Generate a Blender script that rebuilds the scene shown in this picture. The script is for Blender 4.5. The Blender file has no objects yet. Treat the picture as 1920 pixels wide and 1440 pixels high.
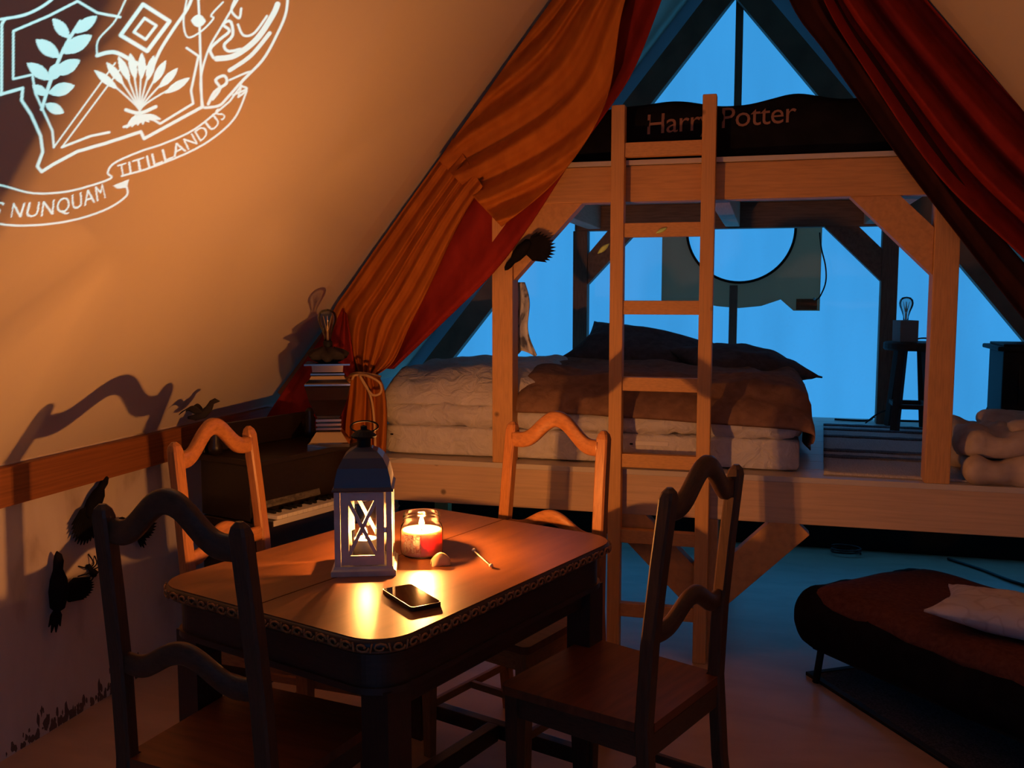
import bpy, bmesh, math, random
import numpy as np
from mathutils import Vector, Matrix, noise
random.seed(7)
S = bpy.context.scene
COL = S.collection

# ------------------------------------------------------------------ camera, world, exposure
F_PX = 1780.0
PITCH = math.atan(170 / F_PX)
YAW = math.atan(480 * math.cos(PITCH) / F_PX)
CAM = Vector((0.0, 0.0, 1.4))
cd = bpy.data.cameras.new('camera')
cd.sensor_width = 36.0
cd.lens = 36.0 * F_PX / 1920.0
cd.clip_start = 0.02
cam = bpy.data.objects.new('camera', cd)
cam.location = CAM
cam.rotation_euler = (math.pi / 2 - PITCH, 0, YAW)
COL.objects.link(cam)
S.camera = cam

W = bpy.data.worlds.new('dusk_sky')
S.world = W
W.use_nodes = True
wn = W.node_tree.nodes
wn['Background'].inputs[0].default_value = (0.045, 0.35, 0.80, 1)
wn['Background'].inputs[1].default_value = 1.9

S.view_settings.view_transform = 'Standard'
S.view_settings.look = 'None'
S.view_settings.gamma = 1.0
S.view_settings.exposure = 0.0
S.view_settings.use_curve_mapping = False
S.cycles.use_denoising = True
S.cycles.sample_clamp_indirect = 4.0
S.cycles.max_bounces = 10
S.cycles.transparent_max_bounces = 24
S.cycles.caustics_reflective = False
S.cycles.caustics_refractive = False

CANDLE_COL = (1.0, 0.365, 0.082)
JAR_W = 66.0
LANTERN_W = 28.0
SPOT_W = 720.0

# ------------------------------------------------------------------ measuring helpers (photo 1920x1440 -> place)
FW = Vector((-math.sin(YAW) * math.cos(PITCH), math.cos(YAW) * math.cos(PITCH), -math.sin(PITCH)))
RT = Vector((math.cos(YAW), math.sin(YAW), 0))
UP = RT.cross(FW)
def ray(x, y): return FW + RT * ((x - 960) / F_PX) - UP * ((y - 720) / F_PX)
def atY(x, y, Y):
    d = ray(x, y); return CAM + d * ((Y - CAM.y) / d.y)
def atZ(x, y, Z):
    d = ray(x, y); return CAM + d * ((Z - CAM.z) / d.z)

# ------------------------------------------------------------------ materials
MATS = {}
def mat_base(name):
    m = bpy.data.materials.new(name); m.use_nodes = True
    nt = m.node_tree
    return m, nt, nt.nodes['Principled BSDF']
def setp(b, color=None, rough=None, metal=None, spec=None):
    if color is not None: b.inputs['Base Color'].default_value = (*color, 1)
    if rough is not None: b.inputs['Roughness'].default_value = rough
    if metal is not None: b.inputs['Metallic'].default_value = metal
    if spec is not None: b.inputs['Specular IOR Level'].default_value = spec
def ramp(nt, cols):
    r = nt.nodes.new('ShaderNodeValToRGB')
    while len(r.color_ramp.elements) < len(cols): r.color_ramp.elements.new(0.5)
    for e, (p, c) in zip(r.color_ramp.elements, cols):
        e.position = p; e.color = (*c, 1)
    return r
def noisy(name, cols, scale=(8, 8, 8), rough=0.7, bump=0.2, coord='Object', nscale=3.0, detail=6.0, metal=0.0, spec=0.4, bdist=0.01, distort=0.4):
    m, nt, b = mat_base(name)
    tc = nt.nodes.new('ShaderNodeTexCoord'); mp = nt.nodes.new('ShaderNodeMapping')
    mp.inputs['Scale'].default_value = scale
    nt.links.new(tc.outputs[coord], mp.inputs[0])
    n = nt.nodes.new('ShaderNodeTexNoise')
    n.inputs['Scale'].default_value = nscale; n.inputs['Detail'].default_value = detail
    n.inputs['Distortion'].default_value = distort
    nt.links.new(mp.outputs[0], n.inputs['Vector'])
    r = ramp(nt, cols)
    nt.links.new(n.outputs['Fac'], r.inputs[0]); nt.links.new(r.outputs[0], b.inputs['Base Color'])
    setp(b, rough=rough, metal=metal, spec=spec)
    if bump:
        bp = nt.nodes.new('ShaderNodeBump'); bp.inputs['Strength'].default_value = bump
        bp.inputs['Distance'].default_value = bdist
        nt.links.new(n.outputs['Fac'], bp.inputs['Height']); nt.links.new(bp.outputs[0], b.inputs['Normal'])
    MATS[name] = m
    return m
def c3(a, k): return tuple(min(1, x * k) for x in a)
def wood(name, c, rough=0.55, coord='Generated', scale=(6, 6, 6), spec=0.35, knots=True, var=0.3):
    """grain noise plus round knots"""
    m, nt, b = mat_base(name)
    tc = nt.nodes.new('ShaderNodeTexCoord'); mp = nt.nodes.new('ShaderNodeMapping')
    mp.inputs['Scale'].default_value = scale
    nt.links.new(tc.outputs[coord], mp.inputs[0])
    n = nt.nodes.new('ShaderNodeTexNoise'); n.inputs['Scale'].default_value = 2.2; n.inputs['Detail'].default_value = 8
    n.inputs['Distortion'].default_value = 0.35
    nt.links.new(mp.outputs[0], n.inputs['Vector'])
    r = ramp(nt, [(0.3, c3(c, 1 - var)), (0.55, c), (0.75, c3(c, 1 + var * 0.5))])
    nt.links.new(n.outputs['Fac'], r.inputs[0])
    out = r.outputs[0]
    if knots:
        v = nt.nodes.new('ShaderNodeTexVoronoi'); v.inputs['Scale'].default_value = 5.0
        nt.links.new(tc.outputs['Object'], v.inputs['Vector'])
        kr = ramp(nt, [(0.0, (0, 0, 0)), (0.035, (0.05, 0.05, 0.05)), (0.075, (1, 1, 1))])
        nt.links.new(v.outputs['Distance'], kr.inputs[0])
        mx = nt.nodes.new('ShaderNodeMix'); mx.data_type = 'RGBA'
        nt.links.new(kr.outputs[0], mx.inputs[0])
        mx.inputs[6].default_value = (*c3(c, 0.3), 1)
        nt.links.new(out, mx.inputs[7]); out = mx.outputs[2]
    nt.links.new(out, b.inputs['Base Color'])
    setp(b, rough=rough, spec=spec)
    bp = nt.nodes.new('ShaderNodeBump'); bp.inputs['Strength'].default_value = 0.12; bp.inputs['Distance'].default_value = 0.004
    nt.links.new(n.outputs['Fac'], bp.inputs['Height']); nt.links.new(bp.outputs[0], b.inputs['Normal'])
    MATS[name] = m
    return m
def plain(name, c, rough=0.5, metal=0.0, spec=0.5):
    m, nt, b = mat_base(name); setp(b, c, rough, metal, spec); MATS[name] = m; return m
def emit(name, c, s):
    m = bpy.data.materials.new(name); m.use_nodes = True
    nt = m.node_tree; nt.nodes.clear()
    o = nt.nodes.new('ShaderNodeOutputMaterial'); e = nt.nodes.new('ShaderNodeEmission')
    e.inputs[0].default_value = (*c, 1); e.inputs[1].default_value = s
    nt.links.new(e.outputs[0], o.inputs[0]); MATS[name] = m; return m
def thin_glass(name, tint=(1, 1, 1), refl=1.0):
    m = bpy.data.materials.new(name); m.use_nodes = True
    nt = m.node_tree; nt.nodes.clear()
    o = nt.nodes.new('ShaderNodeOutputMaterial'); t = nt.nodes.new('ShaderNodeBsdfTransparent'); g = nt.nodes.new('ShaderNodeBsdfGlossy')
    t.inputs[0].default_value = (*tint, 1); g.inputs['Roughness'].default_value = 0.06
    fr = nt.nodes.new('ShaderNodeFresnel'); fr.inputs[0].default_value = 1.35
    ml = nt.nodes.new('ShaderNodeMath'); ml.operation = 'MULTIPLY'; ml.inputs[1].default_value = refl
    mx = nt.nodes.new('ShaderNodeMixShader')
    nt.links.new(fr.outputs[0], ml.inputs[0]); nt.links.new(ml.outputs[0], mx.inputs[0])
    nt.links.new(t.outputs[0], mx.inputs[1]); nt.links.new(g.outputs[0], mx.inputs[2]); nt.links.new(mx.outputs[0], o.inputs[0])
    MATS[name] = m; return m
def cloth_translucent(name, diff, trans, mix, bump=0.15):
    m = bpy.data.materials.new(name); m.use_nodes = True
    nt = m.node_tree; nt.nodes.clear()
    o = nt.nodes.new('ShaderNodeOutputMaterial'); d = nt.nodes.new('ShaderNodeBsdfDiffuse'); t = nt.nodes.new('ShaderNodeBsdfTranslucent')
    mx = nt.nodes.new('ShaderNodeMixShader'); mx.inputs[0].default_value = mix
    d.inputs[0].default_value = (*diff, 1)
    tc = nt.nodes.new('ShaderNodeTexCoord'); mp = nt.nodes.new('ShaderNodeMapping'); mp.inputs['Scale'].default_value = (2.2, 2.2, 0.55)
    n = nt.nodes.new('ShaderNodeTexNoise'); n.inputs['Scale'].default_value = 1.7; n.inputs['Detail'].default_value = 3
    nt.links.new(tc.outputs['Object'], mp.inputs[0]); nt.links.new(mp.outputs[0], n.inputs['Vector'])
    r = ramp(nt, [(0.3, c3(trans, 0.86)), (0.7, trans)])
    nt.links.new(n.outputs['Fac'], r.inputs[0]); nt.links.new(r.outputs[0], t.inputs[0])
    bp = nt.nodes.new('ShaderNodeBump'); bp.inputs['Strength'].default_value = bump; bp.inputs['Distance'].default_value = 0.03
    nt.links.new(n.outputs['Fac'], bp.inputs['Height'])
    nt.links.new(bp.outputs[0], d.inputs['Normal'])
    nt.links.new(d.outputs[0], mx.inputs[1]); nt.links.new(t.outputs[0], mx.inputs[2]); nt.links.new(mx.outputs[0], o.inputs[0])
    MATS[name] = m; return m

cloth_translucent('canvas', (0.75, 0.645, 0.50), (0.70, 0.70, 0.72), 0.05, 0.25)
cloth_translucent('gable_canvas', (0.55, 0.58, 0.6), (0.78, 0.80, 0.82), 0.62)
cloth_translucent('dimming_canvas', (0.5, 0.52, 0.55), (0.45, 0.45, 0.47), 0.45)  # cloth of the added strips that dim the gable edge
cloth_translucent('front_canvas', (0.35, 0.35, 0.36), (0.55, 0.55, 0.6), 0.36)
noisy('floor_ply', [(0.3, (0.44, 0.29, 0.20)), (0.55, (0.54, 0.36, 0.26)), (0.75, (0.60, 0.41, 0.30))], scale=(1.2, 3.0, 1), rough=0.33, bump=0.06, nscale=2.5, spec=0.45)
noisy('knee_ply', [(0.28, (0.42, 0.33, 0.28)), (0.4, (0.60, 0.50, 0.45)), (0.7, (0.68, 0.59, 0.54))], scale=(1, 1.6, 0.7), rough=0.75, bump=0.08, nscale=4.0)
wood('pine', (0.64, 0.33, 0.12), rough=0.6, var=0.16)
wood('deck_paint', (0.60, 0.52, 0.45), rough=0.5, var=0.1, knots=False)
wood('pine_pale', (0.62, 0.43, 0.29), rough=0.62, var=0.14)
wood('trim_wood', (0.30, 0.10, 0.032), rough=0.55)
wood('dark_timber', (0.27, 0.175, 0.125), rough=0.7, knots=False)  # darker grey-brown wood of the rear frame, rafters and poles
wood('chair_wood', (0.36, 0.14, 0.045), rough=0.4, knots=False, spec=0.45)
wood('chair_wood_shaded', (0.085, 0.04, 0.022), rough=0.42, knots=False, spec=0.4)  # chair wood with shade put into the colour, for the two darker chairs
wood('seat_wood', (0.19, 0.055, 0.022), rough=0.38, knots=False, coord='Object', scale=(3, 22, 8))
wood('table_top', (0.175, 0.062, 0.022), rough=0.37, knots=False, coord='Object', scale=(16, 2.0, 8), spec=0.5, var=0.22)
wood('table_dark', (0.045, 0.02, 0.014), rough=0.36, knots=False, spec=0.45)
wood('dark_wood', (0.015, 0.009, 0.008), rough=0.35, knots=False, spec=0.5)
wood('rafter_wood', (0.42, 0.16, 0.055), rough=0.6, knots=False)
wood('stool_wood', (0.05, 0.032, 0.025), rough=0.7, knots=False)
noisy('curtain_orange', [(0.3, (0.40, 0.115, 0.016)), (0.7, (0.52, 0.165, 0.024))], scale=(6, 6, 2), rough=0.85, bump=0.1, spec=0.15)
noisy('curtain_red', [(0.3, (0.24, 0.018, 0.012)), (0.7, (0.34, 0.028, 0.018))], scale=(6, 6, 2), rough=0.85, bump=0.1, spec=0.12)
noisy('curtain_red_shaded', [(0.3, (0.035, 0.010, 0.008)), (0.7, (0.06, 0.015, 0.011))], scale=(6, 6, 2), rough=0.9, bump=0.1, spec=0.1)  # curtain red with shadow put into the colour, for the right lining
noisy('sheet_white', [(0.3, (0.60, 0.56, 0.54)), (0.7, (0.70, 0.66, 0.64))], scale=(5, 5, 5), rough=0.9, bump=0.7, nscale=3.0, spec=0.1, bdist=0.025, distort=1.5)
noisy('throw_brown', [(0.3, (0.20, 0.11, 0.075)), (0.7, (0.29, 0.165, 0.11))], scale=(6, 6, 6), rough=0.95, bump=0.35, nscale=4, spec=0.08, bdist=0.015)
noisy('pillow_dark', [(0.3, (0.085, 0.07, 0.072)), (0.7, (0.14, 0.115, 0.115))], scale=(6, 6, 6), rough=0.95, bump=0.3, nscale=4, spec=0.08)
noisy('cloth_black', [(0.3, (0.006, 0.005, 0.006)), (0.7, (0.012, 0.010, 0.012))], scale=(5, 5, 5), rough=0.95, bump=0.3, nscale=3, spec=0.08)
noisy('blanket_beige', [(0.3, (0.46, 0.36, 0.29)), (0.7, (0.58, 0.47, 0.39))], scale=(5, 5, 5), rough=0.95, bump=0.3, nscale=4, spec=0.08)
noisy('towel', [(0.42, (0.18, 0.20, 0.26)), (0.5, (0.62, 0.63, 0.66)), (0.6, (0.75, 0.76, 0.78))], scale=(14, 14, 9), rough=0.9, bump=0.2, nscale=1.5, spec=0.1)
noisy('rug_grey', [(0.3, (0.50, 0.47, 0.47)), (0.7, (0.64, 0.60, 0.60))], scale=(40, 6, 6), rough=1.0, bump=0.6, nscale=6, spec=0.03)
noisy('rug_stripe', [(0.3, (0.11, 0.105, 0.12)), (0.7, (0.19, 0.18, 0.19))], scale=(40, 6, 6), rough=1.0, bump=0.6, nscale=6, spec=0.03)
noisy('rug_dark', [(0.35, (0.05, 0.048, 0.055)), (0.65, (0.12, 0.11, 0.12))], scale=(30, 30, 30), rough=1.0, bump=0.6, nscale=5, spec=0.03)
plain('rug_binding', (0.012, 0.009, 0.008), 0.8)
noisy('throw_dark_red', [(0.3, (0.10, 0.035, 0.025)), (0.7, (0.16, 0.058, 0.038))], scale=(9, 9, 9), rough=0.95, bump=0.4, nscale=6, spec=0.05)
noisy('pillow_print', [(0.44, (0.66, 0.60, 0.60)), (0.50, (0.55, 0.48, 0.48)), (0.58, (0.70, 0.64, 0.64))], scale=(7, 7, 7), rough=0.9, bump=0.15, nscale=2.2, detail=1, spec=0.1)
plain('iron_black', (0.007, 0.007, 0.008), 0.65, 0.0, 0.25)
plain('cable', (0.012, 0.012, 0.013), 0.5)
plain('cable_pale', (0.5, 0.46, 0.42), 0.6)
noisy('lantern_paint', [(0.3, (0.46, 0.45, 0.46)), (0.7, (0.58, 0.57, 0.58))], scale=(9, 9, 9), rough=0.4, bump=0.05, spec=0.5)
plain('lantern_roof', (0.075, 0.075, 0.10), 0.35, 0.2)
plain('silver', (0.42, 0.37, 0.33), 0.13, 1.0)
plain('steel', (0.55, 0.55, 0.55), 0.3, 1.0)
plain('dark_fabric', (0.02, 0.014, 0.012), 0.9)
thin_glass('glass')
thin_glass('glass_bulb', (0.80, 0.81, 0.80), 2.2)
plain('filament', (0.7, 0.5, 0.3), 0.3, 0.6)
m, nt, b = mat_base('wax'); setp(b, (0.88, 0.58, 0.56), 0.45)
b.inputs['Subsurface Weight'].default_value = 0.8; b.inputs['Subsurface Radius'].default_value = (0.05, 0.034, 0.030); b.inputs['Subsurface Scale'].default_value = 0.5
MATS['wax'] = m
plain('wax_white', (0.78, 0.72, 0.62), 0.5)
emit('flame', (1.0, 0.62, 0.22), 42.0)
noisy('label_print', [(0.44, (0.78, 0.70, 0.62)), (0.5, (0.45, 0.16, 0.12)), (0.58, (0.74, 0.60, 0.50))], scale=(60, 60, 60), rough=0.6, bump=0, nscale=1.4, detail=1)
plain('cookie', (0.66, 0.44, 0.26), 0.7)
plain('stick_white', (0.75, 0.70, 0.66), 0.6)
plain('phone_glass', (0.006, 0.006, 0.007), 0.06, 0.0, 0.7)
plain('phone_case', (0.016, 0.014, 0.014), 0.35)
plain('print_letters', (0.30, 0.145, 0.10), 0.7)
plain('concrete', (0.24, 0.23, 0.22), 0.9)
cloth_translucent('panel_grey', (0.5, 0.5, 0.46), (1.0, 0.52, 0.34), 0.6, 0.05)
plain('rope', (0.55, 0.33, 0.14), 0.8)
plain('ivory', (0.66, 0.62, 0.60), 0.45)
plain('ivory_tape', (0.5, 0.46, 0.45), 0.8)
noisy('paper', [(0.4, (0.06, 0.05, 0.05)), (0.6, (0.13, 0.11, 0.10))], scale=(20, 20, 40), rough=0.8, bump=0.1, nscale=2)
plain('glint_green', (0.62, 0.85, 0.28), 0.5)  # bright green that imitates glints of light
plain('projector_shell', (0.03, 0.03, 0.033), 0.5)
plain('soil_stain', (0.13, 0.085, 0.07), 0.9)

# ------------------------------------------------------------------ mesh helpers
def obj(name, bm, mat, parent=None, smooth=False):
    bmesh.ops.recalc_face_normals(bm, faces=bm.faces[:])
    me = bpy.data.meshes.new(name)
    bm.to_mesh(me); bm.free()
    if smooth:
        for p in me.polygons: p.use_smooth = True
    if mat: me.materials.append(MATS[mat])
    o = bpy.data.objects.new(name, me); COL.objects.link(o)
    if parent is not None: o.parent = parent
    return o
def tag(o, label=None, cat=None, group=None, kind=None):
    if label: o['label'] = label
    if cat: o['category'] = cat
    if group: o['group'] = group
    if kind: o['kind'] = kind
    return o
def thing(name, label, cat, loc=(0, 0, 0), rz=0.0, group=None):
    e = bpy.data.objects.new(name, None); COL.objects.link(e)
    e.empty_display_size = 0.1
    e.location = loc; e.rotation_euler = (0, 0, rz)
    return tag(e, label, cat, group)
def box(bm, c, s, M=None, bev=0.0):
    r = bmesh.ops.create_cube(bm, size=1.0)
    vs = r['verts']
    T = Matrix.Translation(c) @ (M.to_4x4() if M else Matrix()) @ Matrix.Diagonal((*s, 1))
    bmesh.ops.transform(bm, matrix=T, verts=vs)
    if bev:
        es = list({e for v in vs for e in v.link_edges})
        bmesh.ops.bevel(bm, geom=es, offset=bev, segments=2, profile=0.6, affect='EDGES')
    return bm
def nb(): return bmesh.new()
def bx(name, c, s, mat, parent=None, M=None, bev=0.003):
    return obj(name, box(nb(), c, s, M, bev), mat, parent)
def rotm(x, y, z_hint=(0, 0, 1)):
    pass
def beam_bm(bm, p0, p1, w, h, side=(0, 1, 0), bev=0.003):
    """box from p0 to p1; w measured along side, h across"""
    p0 = Vector(p0); p1 = Vector(p1); d = (p1 - p0); L = d.length; d.normalize()
    s = Vector(side); s = (s - d * s.dot(d)).normalized(); u = s.cross(d)
    M = Matrix((d, s, u)).transposed()
    return box(bm, (p0 + p1) / 2, (L, w, h), M, bev)
def beam(name, p0, p1, w, h, mat, parent=None, side=(0, 1, 0), bev=0.003):
    return obj(name, beam_bm(nb(), p0, p1, w, h, side, bev), mat, parent)
def prism(bm, pts, axis, a, b):
    """polygon in the plane across 'axis' (0,1,2), extruded from a to b"""
    def mk(p, t):
        if axis == 0: return (t, p[0], p[1])
        if axis == 1: return (p[0], t, p[1])
        return (p[0], p[1], t)
    A = [bm.verts.new(mk(p, a)) for p in pts]; B = [bm.verts.new(mk(p, b)) for p in pts]
    n = len(pts)
    bm.faces.new(A); bm.faces.new(B)
    for i in range(n): bm.faces.new((A[i], A[(i + 1) % n], B[(i + 1) % n], B[i]))
    return bm
def lathe(bm, prof, seg=24, loc=(0, 0, 0), square=False, rot=0.0):
    rings = []
    for r, z in prof:
        if square:
            pts = [(r, r), (-r, r), (-r, -r), (r, -r)]
            ring = [bm.verts.new((loc[0] + x * math.cos(rot) - y * math.sin(rot), loc[1] + x * math.sin(rot) + y * math.cos(rot), loc[2] + z)) for x, y in pts]
        else:
            ring = [bm.verts.new((loc[0] + r * math.cos(2 * math.pi * i / seg), loc[1] + r * math.sin(2 * math.pi * i / seg), loc[2] + z)) for i in range(seg)]
        rings.append(ring)
    n = len(rings[0])
    for a, b in zip(rings, rings[1:]):
        for i in range(n): bm.faces.new((a[i], a[(i + 1) % n], b[(i + 1) % n], b[i]))
    if prof[0][0] > 1e-5: bm.faces.new(rings[0])
    if prof[-1][0] > 1e-5: bm.faces.new(rings[-1])
    return bm
def crv(pts, t):
    n = len(pts) - 1
    x = max(0.0, min(1.0, t)) * n; i = min(int(x), n - 1); f = x - i
    P = [Vector(pts[max(0, min(n, k))]) for k in (i - 1, i, i + 1, i + 2)]
    return 0.5 * ((2 * P[1]) + (P[2] - P[0]) * f + (2 * P[0] - 5 * P[1] + 4 * P[2] - P[3]) * f * f + (3 * P[1] - P[0] - 3 * P[2] + P[3]) * f ** 3)
def tube(bm, pts, r, seg=8, smooth_n=0, taper=None):
    pts = [Vector(p) for p in pts]
    if smooth_n:
        pts = [crv(pts, k / smooth_n) for k in range(smooth_n + 1)]
    n = len(pts); rings = []; up = Vector((0.13, 0.31, 0.94)); prev = None
    for i, p in enumerate(pts):
        d = (pts[min(n - 1, i + 1)] - pts[max(0, i - 1)]).normalized()
        if prev is None:
            a = d.cross(up)
            if a.length < 0.05: a = d.cross(Vector((1, 0, 0)))
        else: a = prev - d * prev.dot(d)
        a.normalize(); prev = a; b = d.cross(a)
        rr = r * (taper(i / (n - 1)) if taper else 1.0)
        rings.append([bm.verts.new(p + (a * math.cos(2 * math.pi * k / seg) + b * math.sin(2 * math.pi * k / seg)) * rr) for k in range(seg)])
    for A, B in zip(rings, rings[1:]):
        for k in range(seg): bm.faces.new((A[k], A[(k + 1) % seg], B[(k + 1) % seg], B[k]))
    bm.faces.new(rings[0]); bm.faces.new(rings[-1])
    return bm
def nz(x, y, z=0.0): return noise.noise(Vector((x, y, z)))
def closed_sheet(bm, top, bot):
    """two grids of points [i][j] joined round the rim into one closed body"""
    ni, nj = len(top), len(top[0])
    A = [[bm.verts.new(p) for p in row] for row in top]; B = [[bm.verts.new(p) for p in row] for row in bot]
    for G in (A, B):
        for i in range(ni - 1):
            for j in range(nj - 1): bm.faces.new((G[i][j], G[i + 1][j], G[i + 1][j + 1], G[i][j + 1]))
    for i in range(ni - 1):
        for j in (0, nj - 1): bm.faces.new((A[i][j], A[i + 1][j], B[i + 1][j], B[i][j]))
    for j in range(nj - 1):
        for i in (0, ni - 1): bm.faces.new((A[i][j], A[i][j + 1], B[i][j + 1], B[i][j]))
    return bm
def softbox(bm, c, s, r=0.05, n=18, amp=0.0, freq=4.0, seed=0.0, rz=0.0):
    """rounded, slightly lumpy cushion body"""
    res = bmesh.ops.create_cube(bm, size=2.0)
    vs = res['verts']; es = list({e for v in vs for e in v.link_edges})
    bmesh.ops.subdivide_edges(bm, edges=es, cuts=n, use_grid_fill=True)
    H = [x / 2 for x in s]
    cr, sr = math.cos(rz), math.sin(rz)
    for v in bm.verts:
        if v.tag: continue
        p = [v.co[k] * H[k] for k in range(3)]
        core = [max(-(H[k] - r), min(H[k] - r, p[k])) for k in range(3)]
        d = Vector([p[k] - core[k] for k in range(3)])
        if d.length > 1e-6: d = d.normalized() * r
        q = Vector(core) + d
        if amp:
            w = nz(q.x * freq + seed, q.y * freq, q.z * freq) + 0.5 * nz(q.x * freq * 2.3, q.y * freq * 2.3 + seed, q.z * freq * 2)
            q += (d.normalized() if d.length > 1e-6 else Vector((0, 0, 1))) * w * amp
        v.co = Vector((q.x * cr - q.y * sr + c[0], q.x * sr + q.y * cr + c[1], q.z + c[2]))
        v.tag = True
    return bm
def pillow_bm(bm, w, d, h, n=22, seed=0.0, corner=1.07, wr=0.012):
    top, bot = [], []
    for i in range(n + 1):
        ra, rb = [], []
        for j in range(n + 1):
            u = -1 + 2 * i / n; v = -1 + 2 * j / n
            k = 1 + (corner - 1) * (abs(u) * abs(v)) ** 2 - 0.07 * (1 - u * u) * abs(v) ** 3 - 0.07 * (1 - v * v) * abs(u) ** 3
            t = max(0.0, (1 - abs(u) ** 2.6) * (1 - abs(v) ** 2.6)) ** 0.55
            wk = wr * nz(u * 2.5 + seed, v * 2.5, seed) * (0.3 + t)
            ra.append((u * w / 2 * k, v * d / 2 * k, h * 0.5 * t + wk + 0.004)); rb.append((u * w / 2 * k, v * d / 2 * k, -h * 0.5 * t + wk * 0.4 - 0.004))
        top.append(ra); bot.append(rb)
    return closed_sheet(bm, top, bot)

# ------------------------------------------------------------------ the tent itself
XL, XR, XC = -2.19, 1.77, -0.21
ZK, ZR = 0.895, 3.33
YF, YB = -1.6, 5.5
SL = (ZR - ZK) / (XC - XL)
def struct(name, bm, mat, label=None, smooth=False):
    o = obj(name, bm, mat, None, smooth); o['kind'] = 'structure'
    if label: o['label'] = label
    return o
struct('floor', box(nb(), ((XL + XR) / 2, (YF + YB) / 2, -0.03), (XR - XL + 0.3, YB - YF + 0.3, 0.06)), 'floor_ply', 'bare plywood floor with dirt marks')
# sloping canvas, both sides, with a little sag between the rafters
bm = nb()
for s in (-1, 1):
    X0 = XL if s < 0 else XR
    NY, NV = 48, 16
    top, bot = [], []
    for i in range(NY + 1):
        ra, rb = [], []
        y = YF - 0.02 + (YB - YF + 0.04) * i / NY
        for j in range(NV + 1):
            v = j / NV
            x = X0 + (XC - X0) * v; z = ZK + (ZR - ZK) * v
            sag = 0.012 * math.sin(math.pi * v) * (0.5 + 0.5 * math.sin(y * 2.1 + 0.7)) * (1 if y < 3.7 else 0.2)
            nx = -s * SL / math.hypot(1, SL); nzv = -1 / math.hypot(1, SL)
            ra.append((x + nx * sag, y, z + nzv * sag)); rb.append((x - nx * 0.012, y, z - nzv * 0.012))
        top.append(ra); bot.append(rb)
    closed_sheet(bm, top, bot)
struct('ceiling', bm, 'canvas', 'cream canvas slopes of the ridge tent', smooth=False)
def gable(name, y, mat, z0, th=0.004):
    bm = nb()
    prism(bm, [(XL, z0), (XR, z0), (XR, ZK), (XC, ZR), (XL, ZK)], 1, y, y + th)
    return bm
bm = nb()
f = [bm.verts.new(p) for p in [(XL, YB, 0.0), (XR, YB, 0.0), (XR, YB, ZK), (XC, YB, ZR), (XL, YB, ZK)]]
bm.faces.new(f)
struct('wall_back', bm, 'gable_canvas', 'pale gable canvas with blue dusk light coming through')
bm = nb()
f = [bm.verts.new(p) for p in [(XL, YF, 0.0), (XR, YF, 0.0), (XR, YF, ZK), (XC, YF, ZR), (XL, YF, ZK)]]
bm.faces.new(f)
struct('wall_front', bm, 'front_canvas', 'closed canvas entrance gable')
struct('wall_left', box(nb(), (XL - 0.012, (YF + YB) / 2, ZK / 2), (0.024, YB - YF, ZK)), 'knee_ply', 'low plywood side wall with knots and dirt')
struct('wall_right', box(nb(), (XR + 0.012, (YF + YB) / 2, ZK / 2), (0.024, YB - YF, ZK)), 'knee_ply', 'low plywood side wall opposite')
struct('trim_1', box(nb(), (XL + 0.016, (YF + 3.85) / 2, 0.829), (0.032, 3.85 - YF, 0.118), None, 0.003), 'trim_wood', 'reddish wooden rail along the top of the side wall')
struct('trim_2', box(nb(), (XR - 0.016, (YF + 3.85) / 2, 0.829), (0.032, 3.85 - YF, 0.118), None, 0.003), 'trim_wood')
struct('trim_3', box(nb(), ((XL + XR) / 2, YB - 0.05, 0.085), (XR - XL - 0.02, 0.09, 0.17), None, 0.003), 'iron_black', 'black sill along the foot of the gable')
# added canvas strips that dim the bright gap between rafters and slopes
for i, sd in enumerate((-1, 1)):
    X0 = XL if sd < 0 else XR
    bm = nb(); nrm = Vector((-sd * SL, 0, -1)).normalized()
    a = Vector((X0, 0, ZK)); b_ = Vector((XC, 0, ZR))
    prism(bm, [(p.x, p.z) for p in (a, b_, b_ + nrm * 0.11, a + nrm * 0.11)], 1, YB - 0.012, YB - 0.009)
    struct('trim_%d' % (4 + i), bm, 'dimming_canvas', 'added canvas strip dimming the gable edge')
# dirt stains on the plywood wall foot (raised splatter of mud)
bm = nb()
rs = random.Random(3)
for k in range(130):
    y = rs.uniform(2.25, 3.15)
    top_ = 0.03 + 0.10 * math.exp(-((y - 2.80) / 0.10) ** 2) + 0.05 * math.exp(-((y - 2.42) / 0.07) ** 2)
    z = 0.004 + rs.random() ** 1.6 * top_
    r = rs.uniform(0.003, 0.013) * (1.2 - min(1, z / 0.13) * 0.6)
    n = 9; st_ = rs.uniform(1.2, 3.2)
    pts = [(y + r * math.cos(a) * rs.uniform(0.4, 1.0), max(0.001, z + r * st_ * math.sin(a) * rs.uniform(0.4, 1.1))) for a in [2 * math.pi * q / n for q in range(n)]]
    prism(bm, pts, 0, XL, XL + 0.0006 + 0.000004 * k)
o = obj('mud_splatter', bm, 'soil_stain'); tag(o, 'dark mud splashes dried along the foot of the plywood wall', 'mud', kind='stuff')

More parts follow.
